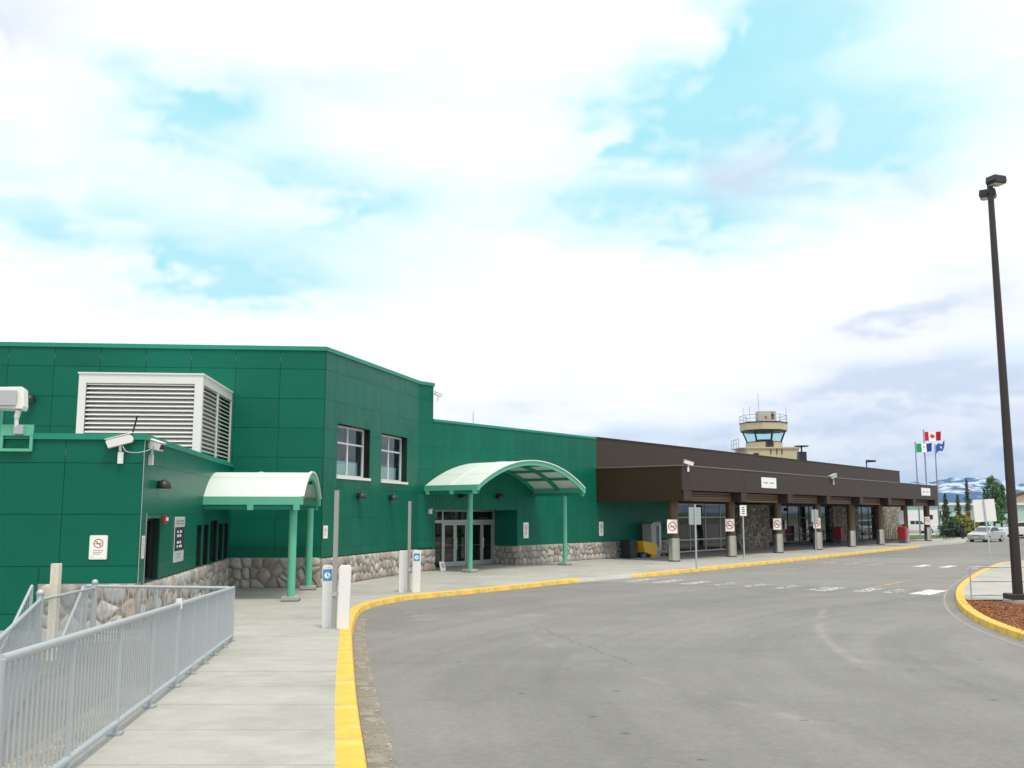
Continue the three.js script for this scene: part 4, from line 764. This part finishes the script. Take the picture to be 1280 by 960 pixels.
{ const p = P(60.6, -6); const t = thing('roof_vent', 'black roof vent stack with a cowl on the brown wing', 'vent', p[0], 6.6, p[1]); mesh('stack', bx(.75, 2.0, .75, 0, 1.0, 0), M.black, t); mesh('cowl', new THREE.CylinderGeometry(.75, .6, .1, 16).translate(0, 2.55, 0), M.black, t); mesh('stem', cyl(.08, .55, 0, 2.0, 0), M.black, t); }
{ const p = P(66.2, -1.5); const t = thing('roof_lamp', 'small floodlight mast on the brown wing roof', 'lamp', p[0], 6.6, p[1]); mesh('mast', bar([0, 0, 0], [0, 1.1, 0], .06), M.black, t); mesh('head', extr([[0, 0], [.9, .05], [.9, .2], [0, .22]], .3, .02).translate(0, 1.05, -.15), M.black, t); }
for (const [s, n, h, l] of [[5.2, -5, 1.1, 'thin roof antenna nearest the tall block'], [9, -5, 1.3, 'thin roof antenna midway along the entrance hall'], [12.2, -5, .5, 'short thin roof antenna nearest the brown wing']]) { const p = P(s, n), t = thing('roof_antenna', l, 'antenna', p[0], TOPE - .3, p[1], 0, 'roof antennas'); mesh('mast', bar([0, 0, 0], [0, h + .5, 0], .025, 6), M.galv, t); mesh('element', bar([-.5, h * .5 + .3, 0], [0, h * .5 + .3, 0], .015, 5), M.galv, t); }

// ---------------------------------------------------------------- flags
function flag(label, x, d, h, fw, fh, tex, droop, wave) {
  const t = thing('flagpole', label, 'flagpole', x, 0, d, 0, 'flagpoles'); mesh('pole', bar([0, 0, 0], [0, h, 0], .10, 12, .06), std(lin(.28, .28, .34), .45, { metalness: .4 }), t); mesh('finial', new THREE.SphereGeometry(.1, 10, 8).translate(0, h + .06, 0), M.steel, t);
  const g = new THREE.PlaneGeometry(fw, fh, 24, 10), p = g.attributes.position; for (let i = 0; i < p.count; i++) { const u = p.getX(i) / fw + .5, v = p.getY(i); p.setXYZ(i, .1 + u * fw * (1 - droop * .35), h - .15 - fh / 2 + v * (1 - droop * .3 * u) + droop * (u * .9 + .2 * Math.sin(u * 7)), Math.sin(u * wave + v) * .22 * u); } g.computeVertexNormals();
  mesh('flag', g, std(0xffffff, .8, { map: tex, side: THREE.DoubleSide }), t);
}
const canada = canvasTex(256, 128, (g, W, Hh) => { g.fillStyle = '#fff'; g.fillRect(0, 0, W, Hh); g.fillStyle = '#d80e2c'; g.fillRect(0, 0, 64, Hh); g.fillRect(192, 0, 64, Hh); const L = [[0, -48], [9, -31], [19, -36], [14, -10], [28, -24], [31, -16], [46, -19], [40, -3], [47, 2], [25, 20], [28, 29], [3, 26], [3, 48]]; g.beginPath(); L.forEach(([x, y], i) => i ? g.lineTo(128 + x, 64 + y) : g.moveTo(128 + x, 64 + y)); L.slice().reverse().forEach(([x, y]) => g.lineTo(128 - x, 64 + y)); g.fill(); });
const tri = canvasTex(256, 128, (g, W, Hh) => { g.fillStyle = '#fff'; g.fillRect(0, 0, W, Hh); g.fillStyle = '#12a06a'; g.fillRect(0, 0, 84, Hh); g.fillStyle = '#1b4fa8'; g.fillRect(172, 0, 84, Hh); g.fillStyle = '#b0532e'; g.beginPath(); g.arc(128, 50, 16, 0, 7); g.fill(); g.fillStyle = '#3a7d3a'; g.fillRect(112, 84, 32, 10); });
const blue = canvasTex(128, 64, (g, W, Hh) => { g.fillStyle = '#2a57b4'; g.fillRect(0, 0, W, Hh); g.fillStyle = '#c9d2e6'; g.fillRect(52, 22, 24, 18); });
flag('flagpole flying a green, white and blue flag with an emblem', 48.75, 116, 11.0, 2.0, 1.05, tri, .15, 6);
flag('taller flagpole flying a red and white maple leaf flag', 50.05, 116.5, 12.5, 1.95, 1.1, canada, .05, 7);
flag('flagpole flying a drooping plain blue flag', 50.9, 115.5, 10.7, 1.7, 1.0, blue, .9, 5);

// ---------------------------------------------------------------- far buildings
{
  const t = thing('pale_green_building', 'long pale green building with white roof edge beyond the lawn', 'building', 62, 0, 165); const w = std(lin(.42, .60, .54), .8);
  mesh('wall', bb(-2, 40, 0, 3.9, -12, 0), w, t); mesh('roof_edge', bb(-2.4, 40.4, 3.9, 4.3, -12.4, .4), M.white, t); for (const x of [2.6, 10, 18, 26]) { const f = mesh('window', bb(x, x + 2.4, 1.6, 3.1, -.02, .06), M.white, t); mesh('pane', bb(x + .15, x + 1.1, 1.75, 2.95, .062, .08), M.black, f); mesh('pane', bb(x + 1.3, x + 2.25, 1.75, 2.95, .062, .08), M.black, f); }
  const t2 = thing('tan_building', 'tan gabled building beyond the parked vehicles', 'building', 87.2, 0, 168, -.5); mesh('wall', extr([[0, 0], [30, 0], [30, 5.5], [15, 11], [0, 5.2]], 16).translate(0, 0, -16), std(lin(.46, .36, .25), .8), t2); mesh('roof', [bx(17, .4, 17, 7.2, 8.3, -8).rotateZ(0)].map(g => { g.translate(-7.2, -8.3, 8); g.rotateZ(.366); return g.translate(7.4, 8.35, -8); }), std(lin(.1, .09, .08), .8), t2); mesh('stripe', bb(-.02, 30, .9, 1.5, .0, .05), std(lin(.6, .3, .06), .7), t2);
  for (let k = 0; k < 3; k++) { const b = thing('site_trailer', ['long white box trailer behind the last columns', 'white box trailer with a red stripe behind the last columns', 'white box trailer beside the pale green building'][k], 'trailer', [50.5, 47.5, 62][k], 0, [140, 132, 150][k], [0, .2, 0][k]); mesh('body', bb(-2.6, 3.4, .5, 3, -1.2, 1.2), M.white, b); if (k === 1) mesh('stripe', bb(-2.3, .4, .6, 2.7, 1.2, 1.22), M.red, b); mesh('window', bb(1.6, 2.6, 1.6, 2.3, 1.2, 1.23), M.black, b); for (const x of [-1.6, -.8, 2]) mesh('wheel', cyl(.42, .25).rotateX(Math.PI / 2).translate(x, .42, 1.1), M.black, b); }
  const d = thing('green_skip', 'teal metal skip standing on the lawn edge', 'skip', 51.5, 0, 112.5); mesh('body', extr([[-1.4, .1], [1.4, .1], [1.8, 1.0], [-1.8, 1.0]], 1.5, .03).translate(0, 0, -.7), std(lin(.05, .22, .2), .6), d); mesh('rim', bx(3.7, .1, 1.7, 0, 1.05, .05), std(lin(.04, .18, .16), .6), d);
}
// ---------------------------------------------------------------- mountains
{
  const rows = []; const hgt = (u) => { const x = u; return 0; };
  const g = new THREE.BufferGeometry(), pos = [], col = [], idx = [], NX = 420, NZ = 70;
  for (let j = 0; j <= NZ; j++) for (let i = 0; i <= NX; i++) {
    const x = -6000 + i / NX * 14000, k = j / NZ, d = 7200 + k * 2600, tx = x / d;
    const ridge = 165 + 120 * Math.exp(-(((tx - .455) / .05) ** 2)) + 60 * Math.exp(-(((tx - .40) / .03) ** 2)) + 80 * fbm3(x / 1500, 2, 3, 5) + 60 * Math.exp(-(((tx - .53) / .05) ** 2));
    const prof = Math.sin(Math.min(1, k * 1.15) * Math.PI * .5), y = ridge * prof + 70 * fbm3(x / 420, d / 420, 7, 6) * prof - 4;
    pos.push(x, Math.max(-4, y), -d);
    const sn = sstep(150, 175, y + 90 * fbm3(x / 240, d / 240, 11, 5)) * sstep(-.02, .06, fbm3(x / 200 + 5, d / 260, 19, 5) + .03);
    const f = 1 - sn; col.push(.02 * f + .85 * sn, .04 * f + .87 * sn, .06 * f + .9 * sn);
  }
  for (let j = 0; j < NZ; j++) for (let i = 0; i < NX; i++) { const a = j * (NX + 1) + i; idx.push(a, a + 1, a + NX + 1, a + 1, a + NX + 2, a + NX + 1); }
  g.setAttribute('position', new THREE.Float32BufferAttribute(pos, 3)); g.setAttribute('color', new THREE.Float32BufferAttribute(col, 3)); g.setIndex(idx); g.computeVertexNormals();
  structure('mountains', g, new THREE.MeshStandardMaterial({ vertexColors: true, roughness: 1 }));
}
// ---------------------------------------------------------------- trees and shrubs
const bark = std(lin(.09, .065, .045), 1);
function leafMesh(name, n, fn, mat, parent, size) {
  const pos = [], v = new THREE.Vector3(), a = new THREE.Vector3(), b = new THREE.Vector3();
  for (let i = 0; i < n; i++) { const p = fn(i); if (!p) continue; a.set(rr(-1, 1), rr(-1, 1), rr(-1, 1)).normalize(); b.set(rr(-1, 1), rr(-1, 1), rr(-1, 1)).cross(a).normalize(); if (p[3]) { a.set(p[3][0], p[3][1], p[3][2]).normalize(); b.set(rr(-1, 1), rr(-1, 1), rr(-1, 1)).cross(a).normalize(); } const s = size * rr(.6, 1.4), w = p[3] ? .35 : .6; const q = (x, y) => [p[0] + a.x * x * s + b.x * y * s * w, p[1] + a.y * x * s + b.y * y * s * w, p[2] + a.z * x * s + b.z * y * s * w]; const A = q(-.5, 0), B = q(0, .5), Cc = q(.5, 0), D = q(0, -.5); pos.push(...A, ...B, ...Cc, ...A, ...Cc, ...D); }
  const g = new THREE.BufferGeometry(); g.setAttribute('position', new THREE.Float32BufferAttribute(pos, 3)); g.computeVertexNormals(); return mesh(name, g, mat, parent);
}
const leafMat = (r, g, b) => new THREE.MeshPhysicalMaterial({ color: lin(r, g, b), roughness: .85, transmission: .25, thickness: 0, side: THREE.DoubleSide });
function spruce(label, x, d, h, r, mat, n = 3000) {
  const t = thing('spruce_tree', label, 'tree', x, 0, d, rnd() * 6, 'trees by the lawn'); mesh('trunk', cyl(.16, h * .95, 0, 0, 0, 8, .03), bark, t);
  const limbs = []; for (let k = 0; k < 26; k++) { const y = h * (.08 + .86 * k / 26), an = k * 2.4, l = r * (1 - y / h) * .9; limbs.push(bar([0, y, 0], [Math.sin(an) * l, y - l * .25, Math.cos(an) * l], .03, 5, .01)); } mesh('limbs', limbs, bark, t);
  leafMesh('crown', n, () => { const k = Math.pow(rnd(), .75), y = h * (1 - k * .94), an = rnd() * 6.283, tier = .62 + .38 * Math.sin(y * 6.5 + Math.sin(an * 3) * 1.5), lob = .68 + .4 * Math.sin(an * 4 + y * 2.3) * Math.sin(an * 7 + 1 + y), rad = r * k * tier * lob * Math.sqrt(rr(.15, 1)); return [Math.sin(an) * rad, y - rad * .3, Math.cos(an) * rad, [Math.sin(an), -.45, Math.cos(an)]]; }, mat, t, .3);
}
function broadleaf(label, x, d, h, r, mat, n = 6000, cat = 'tree', low = .18, grp = 'trees by the lawn') {
  const t = thing(cat === 'tree' ? 'broadleaf_tree' : 'shrub', label, cat, x, 0, d, rnd() * 6, grp), limbs = [cyl(h * .022, h * .7, 0, 0, 0, 8, h * .008)], cl = [];
  for (let k = 0; k < 26; k++) { const an = k * 2.4 + rnd(), y = h * rr(low + .05, .92), l = r * (1 - .62 * Math.abs(y / h - .42) * 1.6) * rr(.5, .95); limbs.push(bar([0, y * .8, 0], [Math.sin(an) * l, y, Math.cos(an) * l], h * .008, 5, .01)); cl.push([Math.sin(an) * l, y, Math.cos(an) * l, r * rr(.16, .34)]); } cl.push([0, h * .93, 0, r * .3], [0, h * .7, 0, r * .4], [0, h * .5, 0, r * .45]);
  mesh('trunk', limbs, bark, t); leafMesh('crown', n, i => { const c = cl[i % cl.length]; if (rnd() < .12 + .4 * ((i * 7) % 5 === 0)) return null; let a, b, c2, q; do { a = rr(-1, 1); b = rr(-1, 1); c2 = rr(-1, 1); q = a * a + b * b + c2 * c2; } while (q > 1 || rnd() > .35 + .65 * q); return [c[0] + a * c[3], c[1] + b * c[3] * 1.1, c[2] + c2 * c[3]]; }, mat, t, .34);
}
const gSpr = leafMat(.065, .12, .07), gSpr2 = leafMat(.085, .14, .05), gLeaf = leafMat(.065, .17, .04), gYel = leafMat(.22, .23, .02), gOr = leafMat(.38, .26, .02);
spruce('small dark spruce left of the person in black', 47.5, 106, 4.7, 1.7, gSpr, 1700); spruce('slender spruce behind the person in black', 50.7, 110, 4.7, 1.5, gSpr2, 1400); spruce('tall narrow dark spruce behind the grey sign', 53.7, 114, 6.7, 1.25, gSpr, 1500);
broadleaf('tall green broadleaf tree beside the white pickup', 56.2, 113, 7.0, 1.45, gLeaf, 1500); broadleaf('second green broadleaf tree close to the pickup', 58.3, 115.5, 6.3, 1.25, gLeaf, 1200);
broadleaf('yellow green shrub behind the person in black', 49.6, 107, 2.1, 1.3, gYel, 4000, 'shrub', .05, 'shrubs by the lawn'); broadleaf('green shrub under the small spruces', 47.6, 104.8, 1.9, 1.2, gSpr2, 4000, 'shrub', .05, 'shrubs by the lawn'); broadleaf('orange yellow shrub beside the grey sign', 51.6, 109, 2.7, 1.1, gOr, 3500, 'shrub', .05, 'shrubs by the lawn'); broadleaf('dark green shrub behind the sedan', 53.4, 111, 2.0, 1.3, gSpr2, 4000, 'shrub', .05, 'shrubs by the lawn');
spruce('dark spruce top beside the tan building', 81.5, 150, 8.6, 1.9, gSpr, 4000);
for (let k = 0; k < 9; k++) broadleaf('broadleaf tree on the lawn across the road', 72 + (k % 3) * 9 + rr(-2, 2), 8 + k * 8.5, rr(6, 9), rr(2.4, 3.2), gLeaf, 2500, 'tree', .18, 'trees across the road');

// ---------------------------------------------------------------- vehicles
function car(name, label, cat, x, d, turn, paint, kind, group) {
  const t = thing(name, label, cat, x, -.15, d, turn, group); // nose towards local +X
  const W = kind === 'sedan' ? 1.74 : 1.9;
  const prof = kind === 'sedan' ? [[-2.2, .32], [2.15, .28], [2.26, .45], [2.22, .66], [1.9, .78], [1.0, .92], [-1.55, .96], [-2.2, .92], [-2.28, .6]] : [[-2.6, .5], [2.45, .45], [2.6, .7], [2.55, 1.0], [2.3, 1.12], [1.2, 1.2], [-2.55, 1.2], [-2.65, .8]];
  const cabp = kind === 'sedan' ? [[1.05, .9], [.35, 1.36], [-.2, 1.44], [-.9, 1.4], [-1.65, .95]] : [[1.25, 1.18], [.6, 1.78], [-.9, 1.84], kind === 'pickup' ? [-1.0, 1.18] : [-2.4, 1.7], kind === 'pickup' ? [-1.02, 1.17] : [-2.55, 1.18]];
  mesh('body', extr(prof, W - .12, .06).translate(0, 0, -W / 2 + .06), paint, t);
  const cab = mesh('cabin', extr(cabp, W - .42, .04).translate(0, 0, -W / 2 + .21), paint, t);
  const gl = new THREE.MeshPhysicalMaterial({ color: lin(.03, .04, .045), roughness: .06, clearcoat: 1 });
  const [p0, p1] = cabp, sl = Math.atan2(p1[1] - p0[1], p1[0] - p0[0]), wl = Math.hypot(p1[0] - p0[0], p1[1] - p0[1]);
  mesh('windscreen', bx(wl * .86, .02, W - .5).rotateZ(sl).translate((p0[0] + p1[0]) / 2 + .045, (p0[1] + p1[1]) / 2 + .035, 0), gl, cab);
  const b0 = cabp[cabp.length - 1], b1 = cabp[cabp.length - 2]; mesh('rear_window', bx(Math.hypot(b1[0] - b0[0], b1[1] - b0[1]) * .8, .02, W - .5).rotateZ(Math.atan2(b1[1] - b0[1], b1[0] - b0[0])).translate((b0[0] + b1[0]) / 2 - .045, (b0[1] + b1[1]) / 2 + .035, 0), gl, cab);
  const yT = kind === 'sedan' ? 1.36 : 1.72, yB = kind === 'sedan' ? .98 : 1.24, xs = kind === 'sedan' ? [[.82, .2, -.3], [-.36, -1.2, -.36]] : kind === 'pickup' ? [[1.05, .1, -.2], [-.26, -.88, -.26]] : [[1.05, .1, -.2], [-.26, -1.4, -.26]];
  for (const s of [-1, 1]) { const z = s * (W / 2 - .165); const sw = (q) => { const g = extr(q, .012).translate(0, 0, z - .006); return g; };
    mesh('side_window', sw(kind === 'sedan' ? [[.85, yB], [.38, yT - .04], [-.25, yT], [-.25, yB]] : [[1.05, yB], [.58, yT - .04], [-.2, yT], [-.2, yB]]), gl, cab); mesh('side_window', sw(kind === 'sedan' ? [[-.33, yB], [-.33, yT], [-.85, yT - .04], [-1.3, yB]] : [[-.28, yB], [-.28, yT], [-.85, yT], [-.92, yB]]), gl, cab);
    for (const wx of kind === 'sedan' ? [1.4, -1.35] : [1.65, -1.65]) { const r = kind === 'sedan' ? .31 : .39; const w = mesh('wheel', cyl(r, .22).rotateX(Math.PI / 2).translate(wx, r, s * (W / 2 - .05) - (s > 0 ? .16 : .06)), M.black, t); mesh('rim', cyl(r * .62, .03).rotateX(Math.PI / 2).translate(wx, r, s * (W / 2 + .015)), M.steel, w); }
    mesh('headlight', bx(.08, .15, .36, prof[3][0] - .03, prof[3][1] - .08, s * (W / 2 - .27)), std(lin(.8, .8, .75), .15), t); mesh('tail_light', bx(.06, .16, .3, prof[prof.length - 1][0] - .04, prof[prof.length - 2][1] - .14, s * (W / 2 - .25)), M.red, t); mesh('mirror', bx(.12, .11, .18, kind === 'sedan' ? .75 : 1.0, kind === 'sedan' ? 1.0 : 1.28, s * (W / 2 + .05)), paint, t);
  }
  mesh('grille', bx(.04, .13, .7, prof[3][0] + .055, prof[3][1] - .1, 0), M.black, t); mesh('bumper', bx(.08, .16, W - .1, prof[2][0] + .02, prof[2][1] - .06, 0), paint, t); mesh('number_plate', bx(.02, .11, .3, prof[2][0] + .075, prof[2][1], 0), M.white, t);
  return t;
}
const silver = new THREE.MeshPhysicalMaterial({ color: lin(.5, .51, .53), roughness: .3, metalness: .3, clearcoat: 1 }), whiteP = new THREE.MeshPhysicalMaterial({ color: lin(.7, .71, .72), roughness: .3, clearcoat: 1 });
car('sedan', 'silver sedan turning on the road beside the person', 'car', 45.55, 93.3, -2.42, silver, 'sedan');
car('pickup_truck', 'white pickup truck parked beside the broadleaf trees', 'car', 55.4, 106, Math.PI + .15, whiteP, 'pickup');
car('parked_car', 'white estate car parked right of the pickup', 'car', 59.6, 110, Math.PI + .15, whiteP, 'estate');
car('parked_car', 'white car parked among the trailers behind the flagpoles', 'car', 52.2, 126, .1, whiteP, 'estate');

// ---------------------------------------------------------------- person
{
  const t = thing('person', 'person in black clothes standing at the kerb seen from a distance', 'person', 45.7, -.005, 98.6, .5);
  const J = { hd: [0, 1.62, .02], nk: [0, 1.46, 0], ch: [0, 1.28, 0], pe: [0, .95, 0], sl: [-.19, 1.4, 0], sr: [.19, 1.4, 0], el: [-.27, 1.13, .02], er: [.27, 1.13, .03], hl: [-.24, .9, .12], hr: [.2, .98, .2], kl: [-.11, .5, .03], kr: [.12, .5, .02], al: [-.12, .08, 0], ar: [.14, .08, -.02], tl: [-.14, .04, .16], tr: [.17, .04, .14], hpl: [-.1, .9, 0], hpr: [.1, .9, 0] };
  const B = [['nk', 'ch', .06, .14], ['ch', 'pe', .17, .15], ['sl', 'sr', .09, .09], ['sl', 'el', .075, .055], ['el', 'hl', .055, .042], ['sr', 'er', .075, .055], ['er', 'hr', .055, .042], ['hpl', 'kl', .1, .07], ['kl', 'al', .068, .048], ['hpr', 'kr', .1, .07], ['kr', 'ar', .068, .048], ['al', 'tl', .05, .035], ['ar', 'tr', .05, .035]];
  const sd = (x, y, z) => { let d = 1; for (const [a, b, ra, rb] of B) { const A = J[a], C2 = J[b], vx = C2[0] - A[0], vy = C2[1] - A[1], vz = C2[2] - A[2], px = x - A[0], py = y - A[1], pz = z - A[2]; const h = Math.min(1, Math.max(0, (px * vx + py * vy + pz * vz) / (vx * vx + vy * vy + vz * vz))); const q = Math.hypot(px - vx * h, py - vy * h, pz - vz * h) - (ra + (rb - ra) * h); const k = .05, m = Math.max(0, k - Math.abs(d - q)) / k; d = Math.min(d, q) - m * m * k / 4; }
    const e = Math.hypot(x / .08, (y - 1.63) / .115, (z - .015) / .1) - 1, q = e * .085; const k = .03, m = Math.max(0, k - Math.abs(d - q)) / k; return Math.min(d, q) - m * m * k / 4; };
  const N = 64, mc = new MarchingCubes(N, new THREE.MeshBasicMaterial(), false, false, 90000); mc.isolation = 0; const S = 1.86;
  for (let k = 0; k < N; k++) for (let j = 0; j < N; j++) for (let i = 0; i < N; i++) { const f = v => (v - N / 2) / (N / 2); mc.field[i + j * N + k * N * N] = -sd(f(i) * S / 2, f(j) * S / 2 + .9, f(k) * S / 2); }
  mc.update(); const n = mc.count, pos = new Float32Array(n * 3), col = new Float32Array(n * 3), nor = mc.normalArray.slice(0, n * 3);
  for (let i = 0; i < n; i++) { const x = mc.positionArray[i * 3] * S / 2, y = mc.positionArray[i * 3 + 1] * S / 2 + .9, z = mc.positionArray[i * 3 + 2] * S / 2; pos.set([x, y, z], i * 3); const hand = Math.hypot(x - J.hl[0], y - J.hl[1], z - J.hl[2]) < .06 || Math.hypot(x - J.hr[0], y - J.hr[1], z - J.hr[2]) < .06; const c = y > 1.5 || hand ? [.42, .26, .19] : y > .9 ? [.012, .012, .015] : [.016, .016, .022]; col.set(c, i * 3); }
  const g = new THREE.BufferGeometry(); g.setAttribute('position', new THREE.BufferAttribute(pos, 3)); g.setAttribute('normal', new THREE.BufferAttribute(nor, 3)); g.setAttribute('color', new THREE.BufferAttribute(col, 3));
  mesh('body', g, new THREE.MeshStandardMaterial({ vertexColors: true, roughness: .85 }), t); mesh('hair', new THREE.SphereGeometry(.105, 16, 10, 0, 6.3, 0, 1.75).scale(.86, 1.1, 1.02).translate(0, 1.65, -.012), M.black, t);
}
camera.updateMatrixWorld();
renderer.render(scene, camera);
